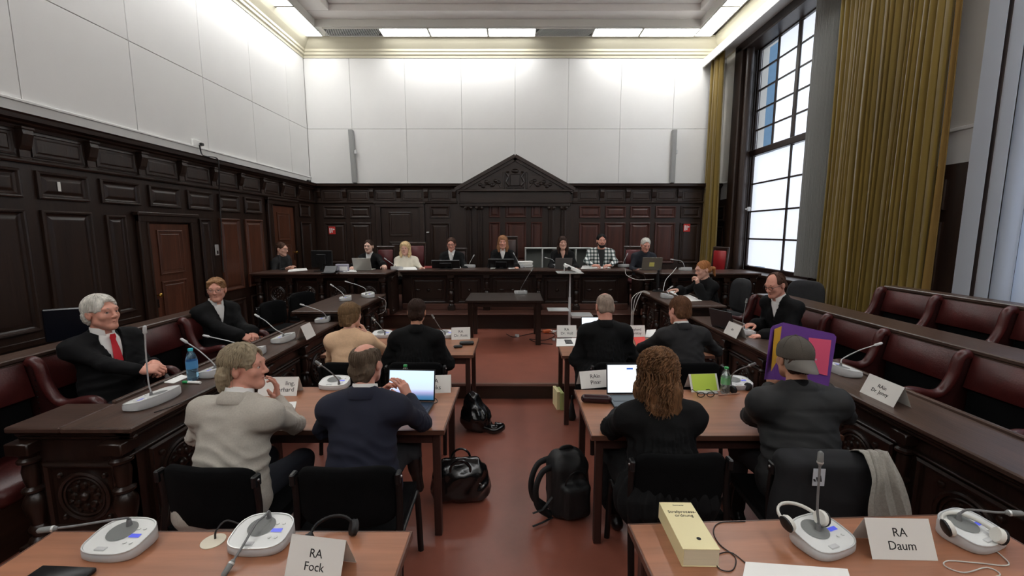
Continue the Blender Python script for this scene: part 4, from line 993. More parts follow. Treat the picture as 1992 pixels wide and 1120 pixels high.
def person(label, loc, rz, o):
    root = thing('person', label, 'person', loc, rz)
    rs = random.Random(o.get('seed', 1)); vox = o.get('vox', .005); bv = o.get('bvox', .013)
    sk = SK[o.get('skin', 'fair')]
    lean, sway, tw = o.get('lean', .1), o.get('sway', 0.), o.get('twist', 0.); TL = o.get('tl', .52); bw = o.get('bw', 1.); hs = o.get('hs', 1.03); seat = o.get('seat', .46)
    up = Vector((math.sin(sway), math.sin(lean)*math.cos(sway), math.cos(lean)*math.cos(sway))); rt = Vector((math.cos(tw), math.sin(tw), 0)); rt = (rt-up*rt.dot(up)).normalized(); fw = up.cross(rt)
    pel = Vector((0, -.02, seat+.08)); R3 = np.array([list(rt), list(fw), list(up)]).T
    ab = pel+up*(TL*.3); ch = pel+up*(TL*.64)+fw*.005; nk = pel+up*TL
    slump = o.get('slump', 0.)
    nk = nk+fw*slump; 
    sw = .162*bw; S = {s: nk+rt*(s*sw)-up*(.07+o.get('drop', 0.))-fw*.01 for s in (-1, 1)}
    hd = o.get('head', (0, 0, 0)); hc = nk+up*.11+Vector((0, .025, .055))+fw*.01
    if 'hoff' in o: hc = hc+Vector(o['hoff'])
    Mh = Matrix.Translation(hc) @ Matrix.Rotation(hd[0], 4, 'Z') @ Matrix.Rotation(hd[1], 4, 'X') @ Matrix.Rotation(hd[2], 4, 'Y') @ Matrix.Diagonal((hs, hs, hs, 1)); Mi = Mh.inverted()
    # arms
    wr = o.get('wr', {}); E = {}; Wp = {}
    for s in (-1, 1):
        w = Vector(wr.get(s, (s*.16, .36, .74))); pole = Vector(o.get('pole', {}).get(s, (s*.5, -.2, -.9))); E[s], Wp[s] = ik(S[s], w, .285*o.get('arm', 1.), .25*o.get('arm', 1.), pole)
    for s, p in o.get('el', {}).items(): E[s] = Vector(p); Wp[s] = Vector(wr[s])
    # ---- skin
    sp = Soup(); hp = head_prims(o)
    n0 = Mi @ (nk-up*.06); hp += [cap((0, -.03, -.05), Mi @ (nk+up*.01), .052*o.get('nw', 1.), .055*o.get('nw', 1.), .025), cap(Mi @ (nk+up*.01), n0, .055*o.get('nw', 1.), .07, .03)]
    sp.add(*sdf_mesh(hp, vox), Mh)
    tp = [ell(ch, (.15*bw, .095, .18), .05, 0, R3), ell(ab, (.135*bw, .1, .16), .05, 0, R3), ell(pel, (.16*bw, .12, .1), .05), cap(S[-1], S[1], .05, .05, .05)]
    for s in (-1, 1): tp += [cap(S[s], E[s], .036, .027, .04), cap(E[s], Wp[s], .027, .024, .02)]
    sp.add(*sdf_mesh(tp, .022))
    hands = o.get('hand', {})
    for s in (-1, 1):
        h = hands.get(s, {}); fd = Vector(h.get('dir', (Wp[s]-E[s]))); nz = Vector(h.get('n', (0, 0, 1)))
        Fm = Matrix.Translation(Wp[s]) @ frame_from(fd, nz) @ Matrix.Diagonal((hs*.98,)*3+(1,))
        sp.add(*sdf_mesh(hand_prims(s, h.get('curl', .45), h.get('spread', .1), h.get('thumb', .5)), o.get('hvox', max(.0036, vox*.8))), Fm)
    ob('body', sp.mesh('body', [sk, M_lip]), root)
    # ---- eyes and brows
    for s in (-1, 1):
        mb = MB(); mb.M = Mh; mb.ball((s*.031, .0778, .0012), .0118, 12, 8); e_ = mb.build('eye', M_eye, root, 60)
        mb = MB(); mb.M = Mh; mb.ball((s*.031+o.get('gaze', 0.)*.005, .0860, .0012), (.0058, .0042, .0058), 10, 6); mb.build('iris', M_iris, e_, 60)
    hm = o['hmat']
    for s in (-1, 1): mb = MB(); mb.M = Mh; mb.tube(smoothpath([(s*.05, .076, .021), (s*.034, .0895, .0275), (s*.014, .0915, .0235)], 4), .0038, 6); mb.build('eyebrow', o.get('brow', hm), root, 60)
    # ---- hair
    if o.get('style'):
        SD[:] = o.get('sd', (1., .8))
        sp = hair(o['style'], o, max(vox, .0045), rs, nk); hr_ = ob('hair', Soup().add(np.concatenate(sp.V), np.concatenate(sp.Q), np.concatenate(sp.qm), Mh).mesh('hair', [hm]), root); hr_['kind'] = 'stuff'
    if o.get('beard'):
        P_ = [cap((-.052, .006, -.04), (-.02, .066, -.098), .025, .027, .02), cap((.052, .006, -.04), (.02, .066, -.098), .025, .027, .02), ell((0, .07, -.103), (.034, .031, .028), .02), cap((-.022, .088, -.057), (.022, .088, -.057), .009, .009, .01), sub(ell((0, .1, -.068), (.021, .03, .009), .004)), sub(ell((0, .12, -.03), (.045, .06, .024), .01))]
        blob('beard', P_, vox, [o['beard']], root, folds(3, .003, 200), M=Mh)
    if o.get('glasses'):
        gr = o.get('grim', .0016); g = MB(); g.M = Mh; g.tube([(-.01, .104, .004), (0, .108, .006), (.01, .104, .004)], gr, 5); gl = g.build('glasses', o['glasses'], root, 50)
        for s in (-1, 1):
            n = 20; pts = [(s*.032+.022*math.copysign(abs(math.cos(2*PI*k/n))**.7, math.cos(2*PI*k/n)), .1035, .0+.0155*math.copysign(abs(math.sin(2*PI*k/n))**.7, math.sin(2*PI*k/n))) for k in range(n+1)]
            g = MB(); g.M = Mh; g.tube(pts, gr, 6, False); g.build('rim', o['glasses'], gl, 50); g = MB(); g.M = Mh; g.tube([(s*.054, .102, .006), (s*.075, .06, .008), (s*.08, -.012, .006), (s*.08, -.03, -.01)], gr, 5); g.build('temple', o['glasses'], gl, 50)
    # ---- clothes
    kind = o.get('wear', 'suit'); gm = o['gmat']; inf = {'suit': .016, 'robe': .02, 'sweater': .01, 'shirt': .014, 'vest': .022, 'top': .008}[kind]
    tp = [ell(ch, (.148*bw+inf, .105+inf, .2), .06, 0, R3), ell(ab, (.156*bw+inf, .118*o.get('belly', 1.)+inf, .18), .07, 0, R3), ell(pel, (.182*bw+inf, .145+inf, .13), .07), cap(S[-1]-up*.012, S[1]-up*.012, .05+inf*.5, .05+inf*.5, .05), cap(nk-up*.035, nk-up*.004-fw*.012, .075+inf*.3, .062, .05)]
    for s in (-1, 1): tp += [cap(nk+rt*(s*.05)-up*.01, S[s], .052+inf*.4, .056+inf*.5, .04)]
    ext = .0 if kind != 'robe' else .01
    for s in (-1, 1):
        e, w = E[s], Wp[s]; d = (w-e).normalized(); we = w-d*o.get('cuff', .025)
        if kind == 'robe': tp += [cap(S[s], e, .05, .06, .085), cap(e, we, .06, .07, .03), cap(e-Vector((0, 0, .02)), we-Vector((0, 0, .035)), .048, .05, .03)]
        elif o.get('short_sleeve'): tp += [cap(S[s], S[s].lerp(e, .75), .058, .06, .04)]
        else: tp += [cap(S[s], e, .043+inf*.6, .041+inf*.6, .085), cap(e, we, .043+inf*.55, .034+inf*.5, .02)]
    kn = {}; an = {}
    for s in (-1, 1):
        kn[s] = Vector(o.get('knee', {}).get(s, (s*.12, .42, .50))); an[s] = Vector(o.get('ankle', {}).get(s, (s*.12, .40, .09)))
        if seat > .6: an[s].z += 0
    hp_ = {s: pel+Vector((s*.09, .02, -.01)) for s in (-1, 1)}
    if kind == 'robe':
        for s in (-1, 1): tp += [cap(hp_[s], kn[s], .115, .105, .06), cap(kn[s], kn[s].lerp(an[s], .75), .1, .1, .05)]
        tp += [cap(pel+Vector((-.13, -.05, -.02)), pel+Vector((.13, -.05, -.02)), .14, .14, .06), cap(hp_[-1].lerp(kn[-1], .5), hp_[1].lerp(kn[1], .5), .1, .1, .05)]
    elif kind in ('suit', 'vest'): tp += [cap(pel+Vector((-.1, -.05, -.04)), pel+Vector((.1, -.05, -.04)), .125, .125, .05)]
    n_ = np.array(nk); Rn = R3
    def loc_(X, Y, Z): x, y, z = X-n_[0], Y-n_[1], Z-n_[2]; return x*Rn[0, 0]+y*Rn[1, 0]+z*Rn[2, 0], x*Rn[0, 1]+y*Rn[1, 1]+z*Rn[2, 1], x*Rn[0, 2]+y*Rn[1, 2]+z*Rn[2, 2]
    vd, vw = o.get('vneck', (.26, .075)) if kind in ('suit', 'robe', 'shirt', 'vest') or 'vneck' in o else (0, 0)
    def cutf(X, Y, Z):
        x, y, z = loc_(X, Y, Z); d = np.minimum(np.minimum(vw*(1+z/vd)-np.abs(x), y+.01), .175-y); return np.where(z > .3, -1, d) if vd else None
    f0 = folds(o.get('seed', 1)+20, o.get('fold', .005), o.get('ffreq', 30), 7, 1.6)
    wk = o.get('wrinkle', .004)
    def creases(x, y, z):
        s_ = 0.
        for sd in (-1, 1):
            e_, a_ = np.array(E[sd]), np.array((Wp[sd]-S[sd]).normalized()); dx, dy, dz = x-e_[0], y-e_[1], z-e_[2]; r2 = dx*dx+dy*dy+dz*dz; t_ = dx*a_[0]+dy*a_[1]+dz*a_[2]
            s_ = s_+wk*np.exp(-r2/.014)*(np.abs(np.sin(75*t_+2.2*np.sin(25*dx+18*dy)))-.5)*2
        X_, Y_, Z_ = loc_(x, y, z); zz = Z_+TL*.66; s_ = s_+wk*.9*np.exp(-zz*zz/.012)*(np.abs(np.sin(48*Z_+9*X_+1.8*np.sin(14*X_+9*Y_)))-.5)*1.6
        if kind == 'vest': s_ = s_+.005*(1-np.abs(np.sin(PI*Z_/.105)))**3*(np.abs(X_) < .17*bw)
        return s_
    if kind == 'robe':
        def post(x, y, z):
            X_, Y_, Z_ = loc_(x, y, z); a = np.arctan2(X_, -Y_-.05); return f0(x, y, z)+creases(x, y, z)+.008*np.cos(a*22+3*np.sin(4*Z_))*np.clip((-.10-Z_)/.12, 0, 1)*(Y_ < .02)
    else:
        def post(x, y, z): return f0(x, y, z)+creases(x, y, z)
    if o.get('pattern'): gmats = [o['pattern']]
    else: gmats = [gm]
    ga = blob({'suit': 'jacket', 'robe': 'robe', 'sweater': 'sweater', 'shirt': 'shirt', 'vest': 'vest', 'top': 'top'}[kind], tp, bv, gmats, root, post, cutf if vd else None)
    if vd or o.get('under'):
        um = o.get('under', mat('white_shirt', (232, 230, 226), .7))
        up_ = [ell(ch, (.146*bw, .1, .19), .06, 0, R3), ell(ab, (.138*bw, .108, .17), .06, 0, R3), cap(S[-1]-up*.015, S[1]-up*.015, .045, .045, .05), cap(nk-up*.03, nk+up*.02-fw*.008, .074, .06, .05)]
        if o.get('sleeves'):
            for s in (-1, 1): up_ += [cap(S[s], E[s], .06, .055, .04), cap(E[s], Wp[s]-(Wp[s]-E[s]).normalized()*.02, .054, .042, .02)]
        blob('shirt' if kind not in ('shirt',) else 't_shirt', up_, max(.009, bv*.8), [um], root)
        if o.get('collar', True):
            mb = MB(); cen = nk+up*.022+fw*.004
            mb.sheet(25, 3, lambda u, v: cen+(rt*math.sin((u-.5)*5.6)+(-fw)*math.cos((u-.5)*5.6))*(.066+.006*(1-v))*(1 if True else 0)+up*(-.006+.046*v-.03*(abs(u-.5)*2)**3), (0, 0, 1), .004); mb.build('collar', um, root, 60)
    if kind in ('suit', 'robe') :
        mb = MB(); cen = nk+up*.008+fw*.002
        mb.sheet(21, 4, lambda u, v: cen+(rt*math.sin((u-.5)*4.6)+(-fw)*math.cos((u-.5)*4.6))*(.078+.012*math.sin(v*PI)*.5+.022*(1-v))+up*(-.022+.058*v-.05*(abs(u-.5)*2)**2.5), (0, 0, 1), .005); mb.build('jacket_collar', gm, root, 60)
    gv = np.array([v.co[:] for v in ga.data.vertices]) if (o.get('tie') or o.get('lapel')) else None
    if o.get('tie'):
        uv = np.array([v.co[:] for v in bpy.data.objects[[c.name for c in root.children if c.name.startswith('shirt')][0]].data.vertices])
        def fy(off):
            q = nk-up*off; l = (uv-np.array(q)); a = l@np.array(rt); b = l@np.array(up); c_ = l@np.array(fw); m_ = (np.abs(a) < .025) & (np.abs(b) < .02); return c_[m_].max() if m_.any() else .1
        T_ = o['tie']; mb = MB(); rows = [(.005, .016, .02), (.03, .022, .016), (.05, .016, .01), (.12, .024, .008), (.22, .032, .008), (.34, .038, .008)]
        cs = [(nk-up*a+fw*(fy(max(a, .02))+e), w) for a, w, e in rows]
        mb.sheet(3, len(cs), lambda u, v: cs[round(v*(len(cs)-1))][0]+rt*((u-.5)*2*cs[round(v*(len(cs)-1))][1])+fw*(.006 if abs(u-.5) < .1 else 0), fw, .004); mb.build('tie', T_, root, 60)
    # ---- legs
    if kind != 'robe' or o.get('legs'):
        P_ = []
        for s in (-1, 1): P_ += [cap(hp_[s], kn[s], .088, .066, .05), cap(kn[s], an[s]+Vector((0, 0, .01)), .062, .048, .03)]
        P_ += [ell(pel-Vector((0, 0, .02)), (.165*bw, .13, .09), .05)]
        blob('trousers', P_, .018, [o.get('tmat', mat('dark_trousers', (26, 26, 30), .85))], root, folds(9, .004, 35))
    for s in (-1, 1):
        a = an[s]; fd_ = Vector(o.get('toe', {}).get(s, (0, 1, 0)))
        blob('shoe', [cap(a+fd_*-.04+Vector((0, 0, -.05)), a+fd_*.16+Vector((0, 0, -.062)), .04, .03, .02), cap(a, a+fd_*.03+Vector((0, 0, -.05)), .045, .04, .02)], .012, [o.get('shoe', mat('black_shoe_leather', (20, 18, 18), .3))], root)
    return root, dict(nk=nk, up=up, rt=rt, fw=fw, E=E, W=Wp, S=S, Mh=Mh, ch=ch, pel=pel)

def place(label, hpx, Yh, z0, rz, o):
    """seat a person so that the head centre lies at pixel hpx on the plane y = Yh"""
    t = V(hpx[0], hpx[1], Yh); lean, sway = o.get('lean', .1), o.get('sway', 0.)
    c_ = math.cos(lean)*math.cos(sway); hz = t.z-z0-o.get('hoff', (0, 0, 0))[2]; seat = .46
    TL = (hz-seat-.08-.055)/c_-.11
    if TL > .60: seat += (TL-.60)*c_; TL = .60
    if TL < .45: seat += (TL-.45)*c_; TL = .45
    o['seat'] = seat; o['tl'] = TL
    up = Vector((math.sin(sway), math.sin(lean)*math.cos(sway), c_)); tw = o.get('twist', 0.); rt = Vector((math.cos(tw), math.sin(tw), 0)); rt = (rt-up*rt.dot(up)).normalized(); fw = up.cross(rt)
    hl = Vector((0, -.02, seat+.08))+up*TL+fw*o.get('slump', 0.)+up*.11+Vector((0, .025, .055))+fw*.01+Vector(o.get('hoff', (0, 0, 0)))
    Rm = Matrix.Rotation(rz, 4, 'Z'); w = Rm @ hl; loc = Vector((t.x-w.x, t.y-w.y, z0)); Mi = (Matrix.Translation(loc) @ Rm).inverted(); Ri = Rm.inverted()
    for k in ('wr', 'knee', 'ankle', 'el'):
        if k+'W' in o: o[k] = {s: Mi @ Vector(p) for s, p in o[k+'W'].items()}
    if 'poleW' in o: o['pole'] = {s: Ri @ Vector(p) for s, p in o['poleW'].items()}
    for s, h in o.get('hand', {}).items():
        if 'dirW' in h: h['dir'] = Ri @ Vector(h['dirW'])
        if 'nW' in h: h['n'] = Ri @ Vector(h['nW'])
    if 'headW' in o: o['head'] = (o['headW'][0]-rz,)+tuple(o['headW'][1:])
    r, inf = person(label, loc, rz, o); inf['M'] = Matrix.Translation(loc) @ Rm; return r, inf
# ================================================================ PEOPLE
M_robe = mat('black_robe_cloth', (7, 7, 8), .85, spec=.25, noise=.2, nscale=20, bump=.1, bscale=200)
M_suitblk = mat('black_suit', (8, 8, 10), .85, spec=.25, noise=.15, nscale=80, bump=.15, bscale=500)
M_velvet = mat('black_velvet_trim', (10, 10, 11), .9, sheen=.1)
H_ = {k: hair_mat(k, c) for k, c in dict(grey=(150, 136, 112), white=(206, 202, 192), sandy=(150, 112, 78), brown=(98, 66, 44), dark=(54, 36, 28), black=(22, 19, 18), blond=(214, 186, 140), ginger=(176, 118, 72), darkbrown=(74, 50, 38), mouse=(118, 92, 64), greybrown=(92, 78, 64), stubble=(150, 132, 118), fairlong=(150, 106, 74)).items()}
def plaid(name):
    m = mat(name, (225, 226, 222), .85); nt = m.node_tree; N, L = nt.nodes, nt.links; b = N['Principled BSDF']; tc = N.new('ShaderNodeTexCoord'); sep = N.new('ShaderNodeSeparateXYZ'); L.new(tc.outputs['Object'], sep.inputs[0])
    outs = []
    for ax in ('X', 'Z'):
        mu = N.new('ShaderNodeMath'); mu.operation = 'MULTIPLY'; mu.inputs[1].default_value = 15; L.new(sep.outputs[ax], mu.inputs[0]); fr = N.new('ShaderNodeMath'); fr.operation = 'FRACT'; L.new(mu.outputs[0], fr.inputs[0])
        lt = N.new('ShaderNodeMath'); lt.operation = 'LESS_THAN'; lt.inputs[1].default_value = .42; L.new(fr.outputs[0], lt.inputs[0]); outs.append(lt)
    ad = N.new('ShaderNodeMath'); ad.operation = 'ADD'; L.new(outs[0].outputs[0], ad.inputs[0]); L.new(outs[1].outputs[0], ad.inputs[1]); hf = N.new('ShaderNodeMath'); hf.operation = 'MULTIPLY'; hf.inputs[1].default_value = .5; L.new(ad.outputs[0], hf.inputs[0])
    r = N.new('ShaderNodeValToRGB'); r.color_ramp.interpolation = 'CONSTANT'; e = r.color_ramp.elements; e[0].color = (.72, .72, .70, 1); e[1].position = .4; e[1].color = (.14, .18, .17, 1); n = e.new(.9); n.color = (.015, .02, .022, 1); L.new(hf.outputs[0], r.inputs[0]); L.new(r.outputs[0], b.inputs['Base Color']); return m
M_grim = mat('dark_glasses_frame', (25, 22, 22), .3); M_gsil = mat('thin_metal_glasses', (150, 140, 130), .3, metal=.8)
D2 = DAIS_H
NEAR = dict(vox=.0042, bvox=.0092, sd=(2.4, .5)); MID = dict(vox=.005, bvox=.0115, sd=(1.6, .6)); FAR = dict(vox=.006, bvox=.014, hvox=.0052, sd=(.7, .8))
# ---- second row, seen from behind
PG, IG = place('man in a light grey jacket turning right with a hand raised to his mouth', (476, 712), 2.24, 0, -.12, dict(gmat=mat('light_grey_wool', (176, 170, 159), .9, noise=.1, nscale=120, bump=.15, bscale=600), hmat=H_['grey'], style='mid', seed=3, skin='pink', lean=.26, headW=(-1.42, .02, -.05), wear='suit', bw=1.12, fold=.007, ffreq=26,
    elW={1: V(574, 826, 2.42), -1: V(385, 850, 2.22)}, wrW={1: V(538, 775, 2.56), -1: V(470, 800, 2.5)}, wrinkle=.009, hand={1: dict(dirW=(.12, -.1, 1), nW=(.9, .35, 0), curl=[.3, .45, .6, .75], spread=.25), -1: dict(curl=.5)}, tmat=mat('dark_jeans', (24, 28, 38), .9), hs=.98, brow=H_['sandy'], **NEAR))
PN, IN_ = place('bald-crowned man in a navy suit with hands folded at his chin', (714, 706), 2.36, 0, 0., dict(gmat=mat('navy_wool', (17, 21, 40), .85, noise=.12, nscale=120, bump=.15, bscale=600), hmat=H_['greybrown'], style='baldtop', seed=5, skin='pink', lean=.24, headW=(-.18, -.06, -.06), bw=1.08, fold=.005, ffreq=26,
    elW={1: V(822, 822, 2.46), -1: V(628, 835, 2.38)}, wrW={1: V(795, 772, 2.62), -1: V(742, 778, 2.66)}, wrinkle=.005, hand={1: dict(dirW=(-.42, .05, .9), nW=(.8, -.5, .4), curl=[.35, .5, .6, .7], spread=.15), -1: dict(dirW=(.35, .1, .9), nW=(-.7, .3, .3), curl=.7)}, hs=.96, kneeW={1: V(800, 850, 2.72)}, ankleW={1: V(806, 888, 2.5)}, toe={1: (.12, .15, -.98)}, **NEAR))
PC, IC = place('woman with long curly brown hair in a black robe at the right laptop', (1278, 722), 2.30, 0, .06, dict(gmat=M_robe, hmat=hair_mat('curly_brown', (108, 76, 50), .75), style='curly', seed=8, skin='warm', lean=.2, headW=(.05, -.12, .0), wear='robe', bw=1.06, down=.21, elW={-1: V(1190, 832, 2.4), 1: V(1345, 822, 2.4)}, wrW={-1: V(1208, 812, 2.66), 1: V(1312, 812, 2.66)}, wrinkle=.006, hs=.98, fold=.007, ffreq=24, vox=.0042, bvox=.0092, sd=(2., .72)))
PK, IK_ = place('man in a backwards grey cap and dark vest hiding behind a purple folder', (1543, 696), 2.36, 0, -.02, dict(gmat=mat('dark_padded_vest', (24, 25, 26), .75, noise=.15, nscale=30), hmat=H_['dark'], style='short', seed=11, skin='warm', lean=.22, headW=(.0, -.1, .02), wear='vest', bw=1.2, vneck=(.12, .05), under=M_suitblk, collar=False, elW={-1: V(1462, 808, 2.42), 1: V(1642, 808, 2.42)}, wrW={-1: V(1500, 752, 2.7), 1: V(1606, 752, 2.71)}, wrinkle=.006, hand={-1: dict(dirW=(.05, .3, .9), nW=(-.9, 0, .2), curl=.5), 1: dict(dirW=(-.05, .3, .9), nW=(.9, 0, .2), curl=.5)}, hs=.94, fold=.006, ffreq=30, **NEAR))
# ---- third row, seen from behind
place('woman in a beige sweater with a brown bob and a hand at her chin', (683, 613), 3.98, 0, -.05, dict(gmat=mat('beige_knit', (222, 184, 148), .9, noise=.06, nscale=60, bump=.25, bscale=300), hmat=H_['mouse'], style='bob', seed=13, skin='fair', lean=.12, headW=(-.5, -.05, -.06), wear='sweater', bw=.98, wrW={1: V(712, 648, 4.16), -1: V(690, 690, 4.25)}, poleW={1: (.8, .1, -.8), -1: (-.8, -.2, -.7)}, hand={1: dict(dirW=(-.45, .1, .8), nW=(.8, .2, .4), curl=.6)}, hs=.93, fold=.004, **MID))
place('dark-haired man with a thinning crown in a black robe', (811, 606), 3.98, 0, .02, dict(gmat=M_robe, hmat=H_['dark'], style='short', seed=15, skin='warm', lean=.1, headW=(.1, -.1, .0), wear='robe', bw=1.08, hs=.97, under=M_robe, collar=False, wrW={1: V(862, 690, 4.2), -1: V(775, 690, 4.2)}, **MID))
place('man with a shaved grey head in a black robe', (1176, 595), 3.98, 0, -.02, dict(gmat=M_robe, hmat=H_['stubble'], style='buzz', seed=17, skin='pink', lean=.1, headW=(.12, -.12, .0), wear='robe', bw=1.06, nw=1.12, under=M_robe, collar=False, wrW={1: V(1210, 690, 4.2), -1: V(1140, 692, 4.15)}, **MID))
place('man with tousled brown hair in a dark suit bending over papers', (1321, 603), 4.02, 0, .12, dict(gmat=mat('charcoal_suit', (24, 23, 24), .85, noise=.12, nscale=100), hmat=H_['brown'], style='shortthick', seed=19, skin='pink', lean=.26, headW=(.3, -.2, .12), bw=1.12, wrW={-1: V(1262, 668, 4.3), 1: V(1350, 680, 4.25)}, poleW={-1: (-1, -.2, -.5), 1: (1, -.2, -.5)}, **MID))
# ---- left side
place('white-haired man in a black suit and red tie on the left pew', (198, 608), 3.22, .03, -PI/2-.22, dict(gmat=M_suitblk, hmat=H_['white'], style='shortthick', seed=21, skin='pink', lean=-.1, headW=(-PI/2-.14, .08, 0), bw=1.2, belly=1.3, vneck=(.34, .085), tie=mat('bright_red_tie', (205, 24, 40), .5), gaze=.6,
    wrW={1: V(280, 722, 3.0), -1: V(300, 704, 3.22)}, poleW={1: (-.3, -.35, -1), -1: (-.3, .35, -1)}, hand={1: dict(dirW=(.8, .45, .0), nW=(-.1, -.6, .8), curl=[.9, .95, 1., 1.]), -1: dict(dirW=(.8, -.6, -.15), nW=(.2, .4, .85), curl=[.7, .75, .8, .8])}, hs=1.08, brow=mat('grey_brow', (130, 118, 108), .8), **NEAR))
place('young man with reddish hair and glasses in a black robe on the left pew', (421, 563), 4.62, .03, -PI/2-.5, dict(gmat=M_robe, hmat=H_['sandy'], style='short', fringe=True, seed=23, skin='pink', lean=.05, headW=(-PI+.42, .0, .02), wear='robe', vneck=(.22, .055), glasses=M_gsil, wrW={1: V(478, 660, 4.4), -1: V(492, 645, 4.55)}, poleW={1: (-.3, -.4, -1), -1: (-.3, .4, -1)}, hand={1: dict(dirW=(.7, .3, -.3), nW=(.2, -.5, .8), curl=.8), -1: dict(dirW=(.5, -.4, -.5), nW=(.5, .2, .8), curl=.8)}, **MID))
# ---- right side
place('balding man with glasses in a black robe leaning over the right desk', (1508, 553), 4.5, .03, PI/2+.25, dict(gmat=M_robe, hmat=H_['darkbrown'], style='receding', seed=25, skin='pink', lean=.32, headW=(PI/2+.35, -.32, 0), wear='robe', bw=1.08, vneck=(.2, .06), glasses=M_grim, grim=.0022, wrW={-1: V(1484, 652, 4.32), 1: V(1470, 630, 4.62)}, poleW={-1: (.3, -.45, -1), 1: (.3, .45, -1)}, hand={-1: dict(dirW=(-.9, .1, -.15), nW=(0, 0, 1), curl=.5), 1: dict(dirW=(-.9, -.1, -.1), nW=(0, 0, 1), curl=.5)}, **MID))
place('ginger-haired woman with a ponytail in a black robe resting her chin on her hand', (1367, 524), 6.3, STEP_H, PI/2+.12, dict(gmat=M_robe, hmat=H_['ginger'], style='ponytail', seed=27, skin='fair', lean=.16, headW=(PI/2+.15, -.2, 0), wear='robe', bw=1., vneck=(.1, .05), under=M_robe, collar=False, wrW={-1: V(1358, 556, 6.12), 1: V(1322, 563, 6.4)}, poleW={-1: (-.3, -.5, -1), 1: (-.2, .9, -.6)}, hand={-1: dict(dirW=(-.15, .1, .9), nW=(.6, -.7, 0), curl=[.7, .8, .9, 1.]), 1: dict(dirW=(-1, .1, -.05), nW=(0, 0, 1), curl=.2)}, **MID))
# ---- the bench
place('young clerk with brown hair tied back and glasses at the far left end', (548, 484), 8.12, D2, -PI/2-.1, dict(gmat=mat('black_knit', (14, 14, 15), .9), hmat=H_['darkbrown'], style='bun', seed=31, skin='fair', lean=.08, headW=(-PI/2-.1, -.12, 0), wear='sweater', bw=.95, glasses=M_gsil, wrW={1: V(556, 523, 7.8), -1: V(566, 522, 8.0)}, hand={1: dict(nW=(0, 0, 1), curl=.3)}, **FAR))
place('robed woman with a tight dark bun behind the silver laptop', (717, 479), 8.45, D2, PI, dict(gmat=M_robe, hmat=H_['dark'], style='bun', seed=33, skin='pale', lean=.1, wear='robe', vneck=(.2, .055), bw=.95, wrW={1: V(687, 519, 8.0), -1: V(748, 518, 8.0)}, hand={s: dict(nW=(0, 0, 1), curl=.6) for s in (-1, 1)}, **FAR))
place('blonde woman with wavy hair in a cream blouse', (788, 483), 8.4, D2, PI, dict(gmat=mat('cream_blouse', (222, 216, 198), .85), hmat=H_['blond'], style='longcurl', down=.13, fringe=True, seed=35, skin='fair', lean=.1, wear='top', bw=1.0, cuff=.1, wrW={1: V(772, 522, 8.05), -1: V(822, 522, 8.1)}, hand={s: dict(nW=(0, 0, 1), curl=.3) for s in (-1, 1)}, **FAR))
place('man with glasses and a white tie in a black robe behind a flat monitor', (878, 475), 8.55, D2, PI, dict(gmat=M_robe, hmat=H_['darkbrown'], style='short', seed=37, skin='pink', lean=.06, headW=(PI, -.1, 0), wear='robe', vneck=(.24, .06), glasses=M_grim, grim=.0026, tie=mat('white_tie', (226, 226, 224), .6), wrW={1: V(855, 525, 8.2), -1: V(905, 525, 8.2)}, **FAR))
place('presiding woman with shoulder-length fair hair in a black robe', (978, 471), 8.55, D2, PI, dict(gmat=M_robe, hmat=H_['fairlong'], style='long', down=.15, seed=39, skin='pink', lean=.08, wear='robe', vneck=(.2, .055), wrW={1: V(955, 525, 8.2), -1: V(1005, 520, 8.2)}, **FAR))
place('woman with long dark-brown hair in a black robe behind a grey laptop', (1095, 472), 8.55, D2, PI, dict(gmat=M_robe, hmat=H_['dark'], style='long', down=.2, seed=41, skin='fair', lean=.08, wear='robe', bw=.95, vneck=(.16, .05), under=SK['fair'], collar=False, wrW={1: V(1075, 525, 8.2), -1: V(1120, 522, 8.2)}, **FAR))
place('bearded man in a black and white plaid shirt over a dark T-shirt', (1170, 468), 8.5, D2, PI, dict(gmat=plaid('plaid_flannel'), hmat=H_['black'], style='short', beard=H_['black'], seed=43, skin='pink', lean=.05, wear='shirt', bw=1.25, belly=1.2, vneck=(.55, .07), under=mat('dark_tee', (34, 36, 38), .9), collar=False, wrW={1: V(1153, 516, 8.12), -1: V(1188, 516, 8.12)}, poleW={1: (-1, 0, -.5), -1: (1, 0, -.5)}, hand={1: dict(dirW=(.8, -.4, 0), nW=(0, -.3, 1), curl=.8), -1: dict(dirW=(-.8, -.4, 0), nW=(0, -.3, 1), curl=.8)}, hs=1.08, vox=.006, bvox=.012, hvox=.005))
place('man with white hair in a dark navy sweater reading a laptop', (1256, 476), 8.42, D2, PI+.1, dict(gmat=mat('dark_navy_sweater', (24, 27, 36), .9, noise=.1, nscale=50), hmat=H_['white'], style='short', seed=45, skin='pink', lean=.16, headW=(PI, -.3, 0), wear='sweater', bw=1.08, wrW={1: V(1240, 525, 8.1), -1: V(1275, 525, 8.1)}, hs=1.05, **FAR))
